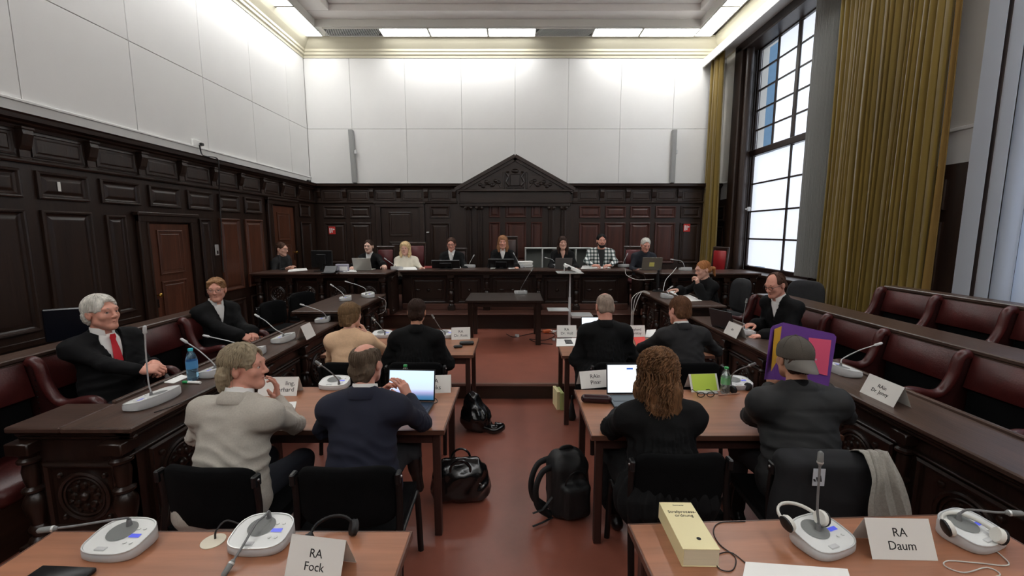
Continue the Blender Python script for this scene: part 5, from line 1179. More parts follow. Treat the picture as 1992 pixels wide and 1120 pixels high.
# cap, worn backwards
M_cap = mat('grey_brown_cotton', (78, 72, 64), .85, noise=.12, nscale=40, bump=.2, bscale=300); M_capb = mat('grey_cap_peak', (108, 104, 98), .85)
Mh = IK_['Mh']
cp = blob('cap', [ell((0, -.016, .036), (.093, .113, .103), .01), sub(ell((0, -.016, -.075), (.3, .3, .085), .006)), sub(ell((0, .13, .0), (.05, .03, .05), .01))], .005, [M_cap], PK, M=Mh)
mb = MB(); mb.M = Mh
mb.sheet(15, 6, lambda u, v: ((.074+.008*math.sin(PI*v))*math.sin((u-.5)*2.6)*1.05, -.016-(.108+.075*v*math.cos((u-.5)*2.6)**.7)*max(.02, math.cos((u-.5)*2.6))*1.0, .012-.065*v+.0*u), (0, 0, 1), .004); mb.build('peak', M_capb, cp, 50)
for k in range(6):
    a = 2*PI*k/6+.3; mb = MB(); mb.M = Mh; mb.tube([(.094*math.sin(t)*math.sin(a), -.016+.114*math.sin(t)*math.cos(a), .036+.104*math.cos(t)) for t in [.05+.14*j for j in range(10)]], .0016, 5); mb.build('seam', M_cap, cp)
mb = MB(); mb.M = Mh; mb.ball((0, -.016, .141), (.009, .009, .005), 10, 6); mb.build('button', M_cap, cp, 50)
text('ny', .02, 'logo', mat('pale_thread', (190, 188, 182), .8), cp, Mh @ Matrix.Translation((.055, -.116, .018)) @ Matrix.Rotation(.45, 4, 'Z') @ Matrix.Rotation(PI/2-.05, 4, 'X'))
# ================================================================ THINGS ON TABLES AND FLOOR
M_disp = mat('blue_display', (70, 80, 200), .3, emit=((80, 92, 220), .3)); M_grille = mat('grey_speaker_grille', (128, 130, 128), .6, bump=.4, bscale=900); M_plate = mat('pale_grey_plate', (214, 215, 212), .4); M_hb = mat('headphone_black', (16, 16, 17), .55); M_hw = mat('headphone_white', (222, 220, 212), .45)
def mic(label, px, z, rz, neck, L_=1., dark=False, group='conference microphone units'):
    c = G(px[0], px[1], z); t = thing('microphone_unit', label, 'microphone', c, rz, group); n = 32
    def out(k, s, w=.108, d=.082):
        a = 2*PI*k/n; cs, sn = math.cos(a), math.sin(a); x = w*L_*math.copysign(abs(cs)**.72, cs); y = d*math.copysign(abs(sn)**(.72 if sn > 0 else .5), sn); return x*s, y*s
    H1 = lambda y: .034+.2*(y+.08)*.9
    rg = [(.93, lambda y: .0), (1., lambda y: .008), (1.0, lambda y: H1(y)*.75), (.975, lambda y: H1(y))]
    mb = MB(); vs = []; fs = []
    for s, hf in rg:
        for k in range(n): x, y = out(k, s); vs.append((x, y, hf(y)))
    for i in range(len(rg)-1):
        for k in range(n): k2 = (k+1) % n; fs.append((i*n+k, i*n+k2, i*n+n+k2, i*n+n+k))
    fs.append(tuple(range(n))[::-1]); mb.add(vs, fs); mb.build('base', M_lgrey, t, 50)
    mb = MB(); mb.tube([(out(k % n, .965)[0], out(k % n, .965)[1], H1(out(k % n, .965)[1])) for k in range(n+1)], .0035, 6, False); mb.build('chrome_rim', M_silver, t, 60)
    mb = MB(); mb.add([(*out(k, .965), H1(out(k, .965)[1])-.0005) for k in range(n)], [tuple(range(n))]); mb.build('top_plate', M_plate, t)
    def top(x, y): return (x, y, H1(y)+.0012)
    mb = MB(); mb.add([top(-.012*L_+.05*math.cos(2*PI*k/24), .018+.045*math.sin(2*PI*k/24)) for k in range(24)], [tuple(range(24))]); mb.build('speaker_grille', M_grille, t)
    mb = MB(); mb.add([top(.055*L_+a, .0+b) for a, b in ((-.02, -.008), (.02, -.008), (.02, .008), (-.02, .008))], [(0, 1, 2, 3)]); mb.build('display', M_disp, t)
    for yy in (-.03, .03):
        for xx in (-.012, .012): mb = MB(); mb.lathe([(.006, H1(yy)), (.006, H1(yy)+.002), (.004, H1(yy)+.003)], 10, (.055*L_+xx, yy, 0)); mb.build('button', M_plate, t, 40)
    mb = MB(); mb.box(-.04, .0, -.066, -.048, H1(-.057)-.002, H1(-.057)+.003, .002); mb.build('talk_button', M_lgrey, t)
    Mi = (Matrix.Translation(c) @ Matrix.Rotation(rz, 4, 'Z')).inverted(); q = [Mi @ Vector(p) for p in neck]
    p0 = Vector((q[0].x*.5, max(-.05, min(.06, q[0].y)), 0)); p0.z = H1(p0.y)-.003
    pth = smoothpath([p0, p0+Vector((0, 0, .03))]+q[1:], 6); k = len(pth)
    mb = MB(); mb.tube(pth, .0042, 8); gm = M_grey if dark else M_lgrey; mb.build('gooseneck', gm, t, 60)
    d = (pth[-1]-pth[-2]).normalized(); e = pth[-1]
    mb = MB(); mb.tube([e, e+d*.008, e+d*.02, e+d*.05, e+d*.056], [.006, .0095, .0105, .0095, .004], 12); h = mb.build('microphone_head', M_grille if dark else M_lgrey, t, 50)
    mb = MB(); mb.tube([e+d*.01, e+d*.016], .0112, 12); mb.build('ring', M_silver, h, 50)
    mb = MB(); mb.tube([p0-Vector((0, 0, .003)), p0+Vector((0, 0, .028))], [.011, .007], 10); mb.build('neck_socket', M_grey, t, 50)
    return t
Vp = V
mic('delegate microphone at the left end of the front left table, neck bent left', (238, 1064), TZ, -.05, [V(250, 1040, 1.52), V(240, 1008, 1.5), V(205, 1013, 1.47), V(150, 1022, 1.44), V(112, 1027, 1.42)], dark=True)
mic('delegate microphone with its neck bent down towards the viewer beside the RA Fock card', (512, 1054), TZ, 0, [V(522, 1020, 1.56), V(515, 1003, 1.54), V(498, 1018, 1.5), V(472, 1062, 1.42), V(455, 1088, 1.38)], dark=True)
mic('delegate microphone with an upright neck beside the RA Daum card', (1597, 1058), TZ, .35, [V(1590, 1030, 1.5), V(1590, 985, 1.5), V(1594, 920, 1.5), V(1595, 905, 1.5)], dark=True)
mic('delegate microphone with white headphones right of the RA Daum card', (1886, 1046), TZ, .35, [V(1862, 1020, 1.55), V(1868, 998, 1.56), V(1885, 991, 1.55), V(1935, 996, 1.5), V(1955, 997, 1.49)], dark=True)
mic('delegate microphone in front of the navy-suited man', (652, 752), TZ, 0, [V(655, 742, 2.95), V(648, 728, 2.95), V(636, 718, 2.93), V(626, 711, 2.92)], dark=True)
mic('delegate microphone beside the green-capped bottle on the second right table', (1432, 752), TZ, .1, [V(1425, 740, 2.95), V(1425, 728, 2.95), V(1437, 719, 2.93), V(1455, 712, 2.9)], dark=True)
mic('delegate microphone beside the beige-sweatered woman', (744, 655), TZ, 0, [V(747, 650, 4.5), V(744, 640, 4.5), V(736, 630, 4.5), V(730, 624, 4.5)], dark=True)
mic('delegate microphone in front of the dark-haired robed man', (866, 655), TZ, 0, [V(862, 650, 4.5), V(858, 640, 4.5), V(850, 628, 4.5), V(845, 620, 4.5)], dark=True)
LD = .80
mic('long pale microphone unit with a tall neck at the near end of the left desk', (300, 781), LD, -PI/2-.1, [V(290, 765, 2.62), V(289, 745, 2.6), V(284, 690, 2.56), V(282, 650, 2.54)], 1.55)
mic('pale microphone unit beside the blue water bottle', (420, 727), LD, -PI/2-.1, [V(414, 715, 3.15), V(405, 697, 3.14), V(385, 680, 3.12), V(365, 667, 3.1)], 1.1)
mic('pale microphone unit half hidden by the grey-haired head', (492, 690), LD, -PI/2-.1, [V(484, 680, 3.6), V(474, 671, 3.6), V(440, 662, 3.6), V(408, 655, 3.58)], 1.1)
mic('pale microphone unit beside the name card facing the young robed man', (552, 662), LD, -PI/2, [V(545, 650, 4.1), V(535, 640, 4.1), V(518, 625, 4.1), V(505, 617, 4.1)], 1.3)
mic('pale microphone unit at the far end of the left desk', (628, 625), LD, -PI/2+.2, [V(632, 614, 4.95), V(626, 606, 4.95), V(608, 599, 4.95), V(592, 594, 4.95)], 1.1)
CD = .92
mic('left of the two pale microphone units on the left clerk desk', (672, 584), CD, -PI/2+.4, [V(669, 577, 6.0), V(664, 568, 6.0), V(655, 561, 6.0), V(649, 557, 6.0)], 1.)
mic('right of the two pale microphone units on the left clerk desk', (716, 577), CD, -PI/2+.6, [V(714, 567, 6.2), V(710, 561, 6.2), V(695, 554, 6.2), V(678, 549, 6.2)], 1.4)
mic('white microphone unit on the witness table', (1013, 571), .865, PI, [V(1013, 562, 6.9), V(1018, 552, 6.9), V(1028, 535, 6.9), V(1033, 528, 6.9)], dark=True)
mic('white microphone unit on the right clerk desk', (1297, 579), CD, PI/2, [V(1297, 570, 6.4), V(1297, 566, 6.4), V(1300, 562, 6.4), V(1303, 560, 6.4)])
mic('pale microphone unit behind the purple folder on the right desk', (1640, 725), LD, PI/2, [V(1632, 708, 3.25), V(1640, 697, 3.25), V(1672, 681, 3.2), V(1700, 672, 3.15)], 1.2)
mic('microphone unit beside the right robed man laptop', (1448, 648), LD, PI/2, [V(1444, 635, 4.6), V(1445, 625, 4.6), V(1449, 600, 4.6), V(1451, 590, 4.6)], 1.2, dark=True)
for (u, v), pts, w in [((772, 524), [(766, 517), (762, 512), (752, 505)], 'in front of the blonde woman'), ((914, 520), [(913, 514), (916, 507), (920, 500)], 'right of the man with glasses'), ((1008, 520), [(1010, 512), (1006, 505), (1001, 496)], 'right of the presiding woman'), ((1078, 519), [(1079, 512), (1075, 505), (1065, 502)], 'left of the brunette'), ((1213, 519), [(1212, 513), (1215, 505), (1219, 497)], 'right of the plaid shirt'), ((1333, 526), [(1329, 515), (1326, 508), (1310, 505)], 'at the right end of the bench')]:
    Yb = G(u, v, BZ).y; mic('pale bench microphone '+w, (u, v), BZ, PI, [V(a, b, Yb) for a, b in pts])
# ---------------------------------------------------------------- folded name cards
def card(label, lines, bl, br, z, h=.105, size=.03, m=None, fold=.055, paper2=None, align='CENTER', flip=False, th=None):
    a, b = G(*bl, z), G(*br, z); w = (b-a).length; x = (b-a).normalized(); y = Vector((0, 0, 1)).cross(x)
    t = thing('name_card', label, 'sign', (a+b)/2, math.atan2(x.y, x.x), 'folded name cards'); m = m or M_card
    hz = math.sqrt(h*h-fold*fold)
    for nm, y0, y1 in (('front_leaf', 0, fold), ('back_leaf', 2*fold, fold)):
        mb = MB(); mb.sheet(2, 2, lambda u, v: (-w/2+w*u, y0+(y1-y0)*v, .0008+hz*v), (0, 0, 1), .0008); mb.build(nm, m, t)
    ang = math.atan2(hz, fold); M = Matrix.Translation((0, fold*.5-.0012, hz*.5)) @ Matrix.Rotation(ang, 4, 'X')
    if align == 'RIGHT': M = Matrix.Translation((w*.42, 0, 0)) @ M
    if lines: text(lines, size, 'lettering', M_ink, t, M, align)
    return t
card('white folded name card reading RA Daum', 'RA\nDaum', (1697, 1088), (1825, 1091), TZ, .135, .041)
card('white folded name card reading RA Fock at the bottom edge', 'RA\nFock', (552, 1128), (660, 1143), TZ, .14, .038)
card('white folded name card reading RA Rieks', 'RA\nRieks', (812, 766), (877, 764), TZ, .13, .045)
card('white folded name card half hidden by the raised hand, ending in Gerhard', 'ling,\nGerhard', (500, 771), (577, 770), TZ, .135, .043, align='RIGHT')
card('white folded name card reading RAin Pinar', 'RAin\nPinar', (1131, 757), (1190, 752), TZ, .13, .042)
c_ = card('folded card covered with yellow-green paper', '', (1345, 763), (1400, 761), TZ, .13, .03)
mb = MB(); w_ = .19; f_ = .055; hz = math.sqrt(.13**2-f_**2); mb.sheet(2, 2, lambda u, v: (-.093+.186*u, -.0022+f_*(.06+.92*v), .003+hz*(.05+.94*v)), (0, -1, .4), .0006); mb.build('green_sheet', mat('yellow_green_paper', (196, 222, 84), .8), c_)
card('white folded name card reading RA Dr. Rott', 'RA\nDr. Rott', (878, 661), (915, 660), TZ, .135, .042)
card('white folded name card reading RA Dr. Voß', 'RA\nDr. Voß', (1084, 656), (1122, 656), TZ, .135, .042)
card('white folded name card reading Gaylord beside the red folder', 'Gaylord\nmonitay', (1218, 656), (1256, 656), TZ, .135, .04)
card('white folded name card standing before the right robed man', 'RA', (1407, 647), (1432, 659), LD, .14, .03)
jc = card('white folded name card reading RAin Dr. Jeney on the right desk', 'RAin\nDr. Jeney', (1672, 762), (1738, 793), LD, .14, .034)
card('name card with faint print on the far left desk', '', (594, 652), (575, 662), LD, .15, .03)
card('narrow white name card seen edge-on behind the grey-haired head', '', (452, 712), (432, 716), LD, .16, .03)
# ---------------------------------------------------------------- laptops and monitors
M_lapd = mat('dark_laptop_body', (30, 31, 34), .4); M_laps = mat('silver_laptop_body', (178, 176, 168), .35, metal=.4); M_lapg = mat('grey_laptop_body', (112, 112, 110), .4, metal=.4); M_lapt = mat('taupe_laptop_body', (128, 122, 110), .4, metal=.4)
def screen_mat(name, top, bot, st):
    m = bpy.data.materials.new(name); m.use_nodes = True; nt = m.node_tree; N, L = nt.nodes, nt.links; b = N['Principled BSDF']; tc = N.new('ShaderNodeTexCoord'); sp = N.new('ShaderNodeSeparateXYZ'); L.new(tc.outputs['Generated'], sp.inputs[0])
    r = N.new('ShaderNodeValToRGB'); e = r.color_ramp.elements; e[0].color = (*lin(bot[0]), 1); e[0].position = 0; e[1].color = (*lin(top), 1); e[1].position = .8
    for i, c in enumerate(bot[1:]): q = e.new(.12+.12*i); q.color = (*lin(c), 1)
    L.new(sp.outputs['Z'], r.inputs[0]); b.inputs['Base Color'].default_value = (.02, .02, .02, 1); L.new(r.outputs[0], b.inputs['Emission Color']); b.inputs['Emission Strength'].default_value = st; return m
def laptop(label, hinge, rz, w, body, scr, ang=1.85, d=.22, h=.21):
    """local: user at -Y, hinge along x at y=0"""
    t = thing('laptop', label, 'laptop', hinge, rz, 'open laptops')
    mb = MB(); mb.box(-w/2, w/2, -d, 0, .003, .018, .004); b = mb.build('base', body, t)
    mb = MB(); mb.box(-w/2+.02, w/2-.02, -d*.58, -.02, .018, .0195, .0005); kb = mb.build('keyboard', M_blackpl, b); mb = MB(); mb.box(-.05, .05, -d*.94, -d*.64, .018, .0187, .0003); mb.build('touchpad', M_lapd, b)
    M = Matrix.Translation((0, .0, .018)) @ Matrix.Rotation(PI/2-ang, 4, 'X')
    mb = MB(); mb.M = M; mb.box(-w/2, w/2, -.002, .007, .0, h, .003); lid = mb.build('lid', body, t)
    mb = MB(); mb.box(-w/2+.008, w/2-.008, -.0008, 0, 0, h-.02); s = mb.build('screen', scr, lid); s.matrix_local = M @ Matrix.Translation((0, -.0022, .012))
    return t, lid, M
S_win = screen_mat('desktop_wallpaper', (196, 222, 244), [(38, 92, 128), (70, 110, 150), (150, 150, 190), (190, 205, 235)], 1.0); S_doc = screen_mat('document_screen', (226, 240, 250), [(220, 236, 248), (226, 240, 250)], 1.1); S_off = mat('dark_screen', (12, 13, 15), .15)
laptop('open dark laptop with a lake wallpaper before the navy-suited man', G(800, 785, TZ), -.05, .325, M_lapd, S_win, 1.78, h=.215)
t, lid, M = laptop('open dark laptop with a white page before the curly-haired woman', G(1222, 771, TZ), .02, .31, M_lapd, S_doc, 1.75, h=.215)
mb = MB(); mb.box(-.0, .045, -.0012, 0, 0, .011); o = mb.build('page_banner', mat('blue_banner', (40, 80, 160), .5, emit=((40, 84, 170), .7)), lid); o.matrix_local = M @ Matrix.Translation((-.01, -.0033, .175))
laptop('open laptop before the man with the shaved head', G(1158, 656, TZ), .0, .31, M_lapd, S_doc, 1.8)
laptop('open black laptop of the right robed man', G(1406, 640, LD), PI/2+.35, .32, M_lapd, S_off, 1.85)
laptop('open silver laptop lid before the robed woman at the left of the bench', G(706, 526, BZ), PI, .32, M_laps, S_off, 1.9, h=.22)
laptop('open grey laptop lid before the brunette', G(1096, 523, BZ), PI, .31, M_lapg, S_off, 1.9, h=.2)
t, lid, M = laptop('open taupe laptop with a yellow note on its lid', G(1267, 525, BZ), PI, .36, M_lapt, S_off, 1.85, h=.22)
mb = MB(); mb.box(-.04, .05, .007, .008, .05, .13); o = mb.build('sticky_note', mat('yellow_note', (222, 214, 120), .8), lid); o.matrix_local = M
def monitor(label, px, z, rz, w, h, lift, tilt=.0):
    t = thing('monitor', label, 'monitor', G(*px, z), rz, 'flat screens on the bench')
    mb = MB(); M = Matrix.Translation((0, 0, lift)) @ Matrix.Rotation(-tilt, 4, 'X'); mb.M = M; mb.box(-w/2, w/2, -.012, .022, 0, h, .008); p = mb.build('panel', M_blackpl, t); mb = MB(); mb.M = M; mb.box(-w/2+.01, w/2-.01, -.0128, -.012, .01, h-.01); mb.build('screen', S_off, p)
    mb = MB(); mb.M = M; mb.box(-w*.22, w*.22, .022, .045, h*.2, h*.8, .01); mb.build('back_cover', M_blackpl, p)
    mb = MB(); mb.box(-.03, .03, .02, .045, 0, lift+h*.3, .006); mb.build('stand', M_blackpl, t); mb = MB(); mb.box(-.11, .11, -.07, .1, 0, .012, .004); mb.build('foot', M_blackpl, t); return t
monitor('large black monitor seen from behind near the clerk', (628, 527), BZ, PI-.15, .40, .30, .06)
monitor('low black monitor before the man with glasses', (868, 523), BZ, PI, .52, .17, .02, .5)
monitor('low black monitor before the presiding woman', (975, 522), BZ, PI, .48, .19, .02, .5)
monitor('black monitor seen from behind on the right clerk desk', (1282, 566), CD, PI/2-.4, .42, .28, .08)
t = thing('desk_phone', 'black desk phone with a tilted screen beside the clerk monitor', 'phone', G(641, 531, BZ), PI+.1)
mb = MB(); mb.M = Matrix.Rotation(.9, 4, 'X'); mb.box(-.1, .1, 0, .02, 0, .16, .006); mb.build('tilted_panel', M_blackpl, t); mb = MB(); mb.box(-.1, .1, -.04, .12, 0, .02, .005); mb.build('base', M_blackpl, t); mb = MB(); mb.tube([(-.14, -.02, .03), (-.14, .1, .03)], .02, 8); mb.build('handset', M_blackpl, t, 50)
# ---------------------------------------------------------------- papers, folders, small things
def sheet_on(name, label, cat, px, z, m, th=.002, group=None):
    P_ = [G(u, v, z) for u, v in px]; c = sum(P_, Vector())/4; mb = MB(); q = [(p-c) for p in P_]
    area = sum(q[i].x*q[(i+1) % 4].y-q[(i+1) % 4].x*q[i].y for i in range(4))
    if area < 0: q = q[::-1]
    mb.prism([(p.x, p.y) for p in q], .0005, th, 2); return tag(mb.build(name, m, None, loc=c), label, cat, group)
sheet_on('notepad', 'white notepad at the bottom edge of the front right table', 'notepad', [(1450, 1098), (1648, 1112), (1660, 1150), (1440, 1150)], TZ, M_paper, .012)
sheet_on('paper', 'small white notepad under the grey-suited man hand', 'paper', [(552, 785), (577, 783), (574, 797), (545, 800)], TZ, M_paper, .01)
sheet_on('paper', 'white papers on the left desk before the red-tied man', 'paper', [(318, 744), (352, 729), (368, 733), (338, 746)], LD, M_paper, .004)
sheet_on('paper', 'white paper under the dark phone by the Dr. Voß card', 'paper', [(1083, 658), (1122, 658), (1127, 673), (1082, 674)], TZ, M_paper, .004)
sheet_on('paper', 'white sheet on the right clerk desk before the ponytailed woman', 'paper', [(1300, 567), (1325, 566), (1366, 585), (1340, 586)], CD, M_paper, .004)
sheet_on('paper', 'white paper held by the brown-haired man', 'paper', [(1258, 642), (1276, 641), (1272, 656), (1255, 656)], TZ, M_paper, .004)
sheet_on('red_folder', 'bright red folder on the third right table', 'folder', [(1232, 657), (1254, 656), (1258, 676), (1240, 677)], TZ, mat('bright_red_card', (226, 60, 52), .6), .008)
sheet_on('paper', 'white papers on the bench before the plaid shirt', 'paper', [(1133, 517), (1185, 517), (1188, 522), (1130, 523)], BZ, M_paper, .006)
sheet_on('paper', 'cream papers on the bench before the blonde woman', 'paper', [(775, 519), (808, 519), (812, 525), (772, 525)], BZ, M_paper, .006)
sheet_on('paper', 'white papers before the clerk at the left end', 'paper', [(562, 524), (596, 522), (598, 526), (560, 529)], BZ, M_paper, .008)
sheet_on('paper', 'white sheet left of the silver laptop on the bench', 'paper', [(670, 525), (692, 525), (694, 529), (668, 529)], BZ, M_paper, .006)
sheet_on('red_folder', 'dark red folder on the bench beside the blonde woman', 'folder', [(826, 518), (848, 518), (848, 522), (824, 522)], BZ, mat('dark_red_card', (130, 44, 40), .6), .012)
for i, (u, w) in enumerate(((888, 'left of the bench microphone'), (960, 'left of the presiding woman monitor'), (995, 'right of the presiding woman monitor'))): sheet_on('paper', 'small white paper on the bench '+w, 'paper', [(u-6, 520), (u+8, 519), (u+8, 522), (u-6, 523)], BZ, M_paper, .008)
t = thing('paper_stack', 'stack of white papers and files right of the presiding woman', 'papers', G(1022, 519, BZ), .1)
for i in range(5): mb = MB(); mb.M = Matrix.Rotation(.1*math.sin(i*2), 4, 'Z'); mb.box(-.15, .13, -.1, .1, .004+i*.022, .024+i*.022, .002); mb.build('file', M_card if i % 2 else M_paper, t)
t = thing('file_box', 'lilac-grey file box beside the clerk monitor', 'box', G(666, 528, BZ), .05); mb = MB(); mb.box(-.1, .1, -.04, .06, 0, .13, .004); mb.build('box', mat('lilac_grey_card', (168, 164, 178), .7), t); mb = MB(); mb.box(-.03, .1, -.045, -.04, .02, .09, .001); mb.build('label_sheet', M_paper, t)
# phone, cases, pens
def small_box(name, label, cat, px, z, sx, sy, sz, m, rz=0., b=.004):
    mb = MB(); mb.box(-sx/2, sx/2, -sy/2, sy/2, 0, sz, b); return tag(mb.build(name, m, None, 50, loc=G(*px, z), rot=(0, 0, rz)), label, cat)
small_box('phone', 'dark phone lying on the white paper by the Dr. Voß card', 'phone', (1106, 665), TZ+.005, .075, .15, .009, M_lapd)
small_box('pen', 'black pen lying before the Dr. Voß card', 'pen', (1098, 658), TZ+.005, .17, .01, .01, M_blackpl, .1)
small_box('case', 'black spectacle case below the Dr. Rott card', 'case', (908, 670), TZ, .15, .07, .035, M_blackpl, .1, .012)
small_box('phone', 'small black device on the third left table', 'phone', (891, 676), TZ, .09, .05, .025, M_blackpl, .3, .01)
t = thing('spectacle_case', 'dark burgundy spectacle case on the second right table', 'case', G(1160, 783, TZ), -.12)
blob('case', [cap((-.075, 0, .028), (.075, 0, .028), .03, .03, .01)], .006, [mat('burgundy_case', (48, 20, 24), .35)], t); mb = MB(); mb.tube([(-.1, -.02, .03), (.1, -.02, .03)], .004, 6); mb.build('seam', M_blackpl, t)
t = thing('glasses', 'pair of black glasses lying before the green card', 'glasses', G(1372, 772, TZ), .05); 
for s in (-1, 1): mb = MB(); mb.tube([(s*.035+.026*math.cos(2*PI*k/16), -.005, .02+.018*math.sin(2*PI*k/16)) for k in range(17)], .003, 6, False); mb.build('rim', M_grim, t, 50); mb = MB(); mb.tube([(s*.062, -.004, .03), (s*.06, .07, .03), (s*.055, .12, .006)], .0025, 6); mb.build('temple', M_grim, t, 50)
mb = MB(); mb.tube([(-.01, -.005, .025), (.01, -.005, .025)], .003, 6); mb.build('bridge', M_grim, t)
small_box('phone', 'pale phone lying behind the black glasses', 'phone', (1376, 764), TZ, .14, .05, .012, M_lgrey)
mb = MB(); mb.tube([(-.085, 0, .006), (.085, 0, .006)], .005, 8); tag(mb.build('pencil', mat('pale_pencil', (190, 150, 130), .5), None, 50, loc=G(1418, 768, TZ), rot=(0, 0, .2)), 'pale pencil beside the bottle on the second right table', 'pen')
t = thing('marker_pen', 'white marker pen with a green cap on the left desk', 'pen', G(374, 746, LD), -.1); mb = MB(); mb.tube([(-.03, 0, .01), (.065, 0, .01)], .0095, 10); mb.build('barrel', M_paper, t, 50); mb = MB(); mb.tube([(-.07, 0, .01), (-.03, 0, .01)], .0105, 10); mb.build('green_cap', mat('green_plastic', (40, 150, 84), .4), t, 50)
# bottles
def bottle(label, px, z, h, r, capc, lab, tint):
    t = thing('bottle', label, 'bottle', G(*px, z), 0, 'plastic water bottles'); gm = mat('clear_plastic_'+tint, {'blue': (150, 205, 240), 'clear': (225, 238, 235)}[tint], .06, trans=.92, spec=.5)
    mb = MB(); mb.lathe([(r*.8, 0), (r, .008), (r*.97, h*.12), (r, h*.2), (r*.94, h*.3), (r, h*.36), (r, h*.62), (r*.96, h*.7), (r*.7, h*.82), (r*.42, h*.9), (r*.4, h*.93)], 20); mb.build('plastic_body', gm, t, 50)
    mb = MB(); mb.lathe([(r*.46, h*.93), (r*.46, h*.99), (r*.4, h)], 16); mb.build('screw_cap', capc, t, 40)
    mb = MB(); mb.lathe([(r*1.01, h*.37), (r*1.01, h*.62)], 20, cap=False); mb.build('paper_label', lab, t, 50); return t
M_gcap = mat('green_cap', (46, 160, 84), .4)
bottle('blue-tinted water bottle with a turquoise cap on the left desk', (376, 738), LD, .235, .037, mat('turquoise_cap', (60, 190, 205), .4), mat('blue_label', (90, 160, 214), .5, alpha=.8), 'blue')
bottle('clear water bottle with a green cap beside the green card', (1410, 765), TZ, .20, .032, M_gcap, mat('green_label', (110, 190, 120), .5, alpha=.7), 'clear')
bottle('water bottle with a green cap hidden behind the wallpaper laptop', (790, 760), TZ, .20, .032, M_gcap, MATS['green_label'], 'clear')
# book
BK = [G(1290, 1006, TZ), G(1356, 1008, TZ), G(1386, 1101, TZ), G(1316, 1102, TZ)]
ctr = sum(BK, Vector())/4; xx = (BK[1]-BK[0]+BK[2]-BK[3]).normalized(); bwid = (BK[2]-BK[3]).length; blen = ((BK[0]-BK[3]).length+(BK[1]-BK[2]).length)/2
t = thing('law_book', 'thick cream law book titled Strafprozessordnung on the front right table', 'book', ctr, math.atan2(xx.y, xx.x)); a, b, hh = bwid/2, blen/2, .068
mb = MB(); mb.box(-a+.003, a-.002, -b+.002, b-.002, .003, hh-.003); mb.build('page_block', mat('cream_page_edges', (226, 216, 186), .8, noise=.05, nscale=300, stretch=(.02, .02, 1)), t)
M_cov = mat('cream_yellow_cover', (230, 218, 168), .45); mb = MB(); mb.box(-a, a, -b, b, hh-.003, hh, .001); mb.box(-a, a, -b, b, 0, .003, .001); mb.box(-a-.003, -a+.002, -b, b, 0, hh, .001); mb.build('cover', M_cov, t)
for s_, z_, y_, tx in ((.021, 0, .045, 'Strafprozess-\nordnung'), (.009, 0, .085, 'Kommentar')): text(tx, s_, 'title', M_ink, t, Matrix.Translation((.004, y_*blen/.2, hh+.0004)))
mb = MB(); mb.lathe([(.008, hh), (.008, hh+.0006)], 16, (.01, -b*.6, 0)); mb.lathe([(.004, hh), (.004, hh+.001)], 12, (.01, -b*.6, 0)); mb.build('emblem', M_ink, t)
# headphones
def headphones(label, c, rz, m, pad, tilt=0.):
    t = thing('headphones', label, 'headphones', c, rz, 'headphones on the tables')
    mb = MB(); mb.tube([(.075*math.cos(a), .02+.075*math.sin(a), .028+.012*math.sin(a)) for a in [PI*(-.05+1.1*k/16) for k in range(17)]], .005, 8, flat=1.6); mb.build('headband', m, t, 50)
    for s in (-1, 1):
        mb = MB(); mb.M = Matrix.Translation((s*.075, -.0, .03)) @ Matrix.Rotation(s*PI/2+.3*s, 4, 'Y'); mb.lathe([(.0, -.012), (.026, -.012), (.03, -.004), (.028, .004)], 16, cap=False); e = mb.build('ear_shell', m, t, 50); mb = MB(); mb.M = Matrix.Translation((s*.075, -.0, .03)) @ Matrix.Rotation(s*PI/2+.3*s, 4, 'Y'); mb.lathe([(.028, .002), (.03, .01), (.02, .016), (0, .016)], 16, cap=False); mb.build('ear_pad', pad, e, 50)
    return t
headphones('black headphones behind the RA Fock card', G(648, 1052, TZ), .5, M_hb, M_hb)
headphones('white and black headphones looped over the upright microphone', G(1583, 1075, TZ)+Vector((0, .06, .055)), .2, M_hw, M_hb)
headphones('white headphones lying on the rightmost microphone', G(1895, 1070, TZ)+Vector((.01, .02, .03)), -.3, M_hw, M_hb)
headphones('black headphones beside the second right table microphone', G(1440, 762, TZ), .4, M_hb, M_hb)
def cable(name, label, pts, r, m): mb = MB(); mb.tube(smoothpath(pts, 6), r, 6); return tag(mb.build(name, m, None, 60), label, 'cable')
g = lambda u, v, z=TZ: G(u, v, z)+Vector((0, 0, .003))
cable('cable', 'white headphone cable looped at the right edge of the front table', [g(1935, 1070), g(1962, 1100), g(1900, 1096), g(1845, 1092), g(1838, 1102), g(1875, 1115), g(1920, 1105), g(1945, 1120), g(1900, 1128)], .0022, M_cablew)
cable('cable', 'thin dark cable curling beside the law book', [g(1450, 1015), g(1400, 1018), g(1388, 1035), g(1400, 1060), g(1430, 1085), g(1425, 1110), g(1400, 1108), g(1390, 1085), g(1420, 1075), g(1455, 1100)], .002, M_cable)
cable('cable', 'dark laptop cable beside the RA Rieks card', [g(835, 787), g(850, 783), g(848, 776), g(838, 775)], .0025, M_cable)
cable('cable', 'dark cable trailing along the left desk edge', [g(300, 803, LD), g(350, 785, LD), g(420, 752, LD), g(445, 735, LD)], .003, M_cable)
h_ = lambda u, v, Y: V(u, v, Y)
cable('cable', 'white cable sagging from the bench to the right clerk desk', [h_(1216, 523, 7.68), h_(1219, 535, 7.6), h_(1240, 544, 7.3), h_(1272, 543, 6.9)], .005, M_cablew)
cable('cable', 'white cable running down from the right end of the bench', [h_(1316, 520, 7.2), h_(1308, 530, 7.1), h_(1295, 545, 6.9), h_(1290, 566, 6.6)], .005, M_cablew)
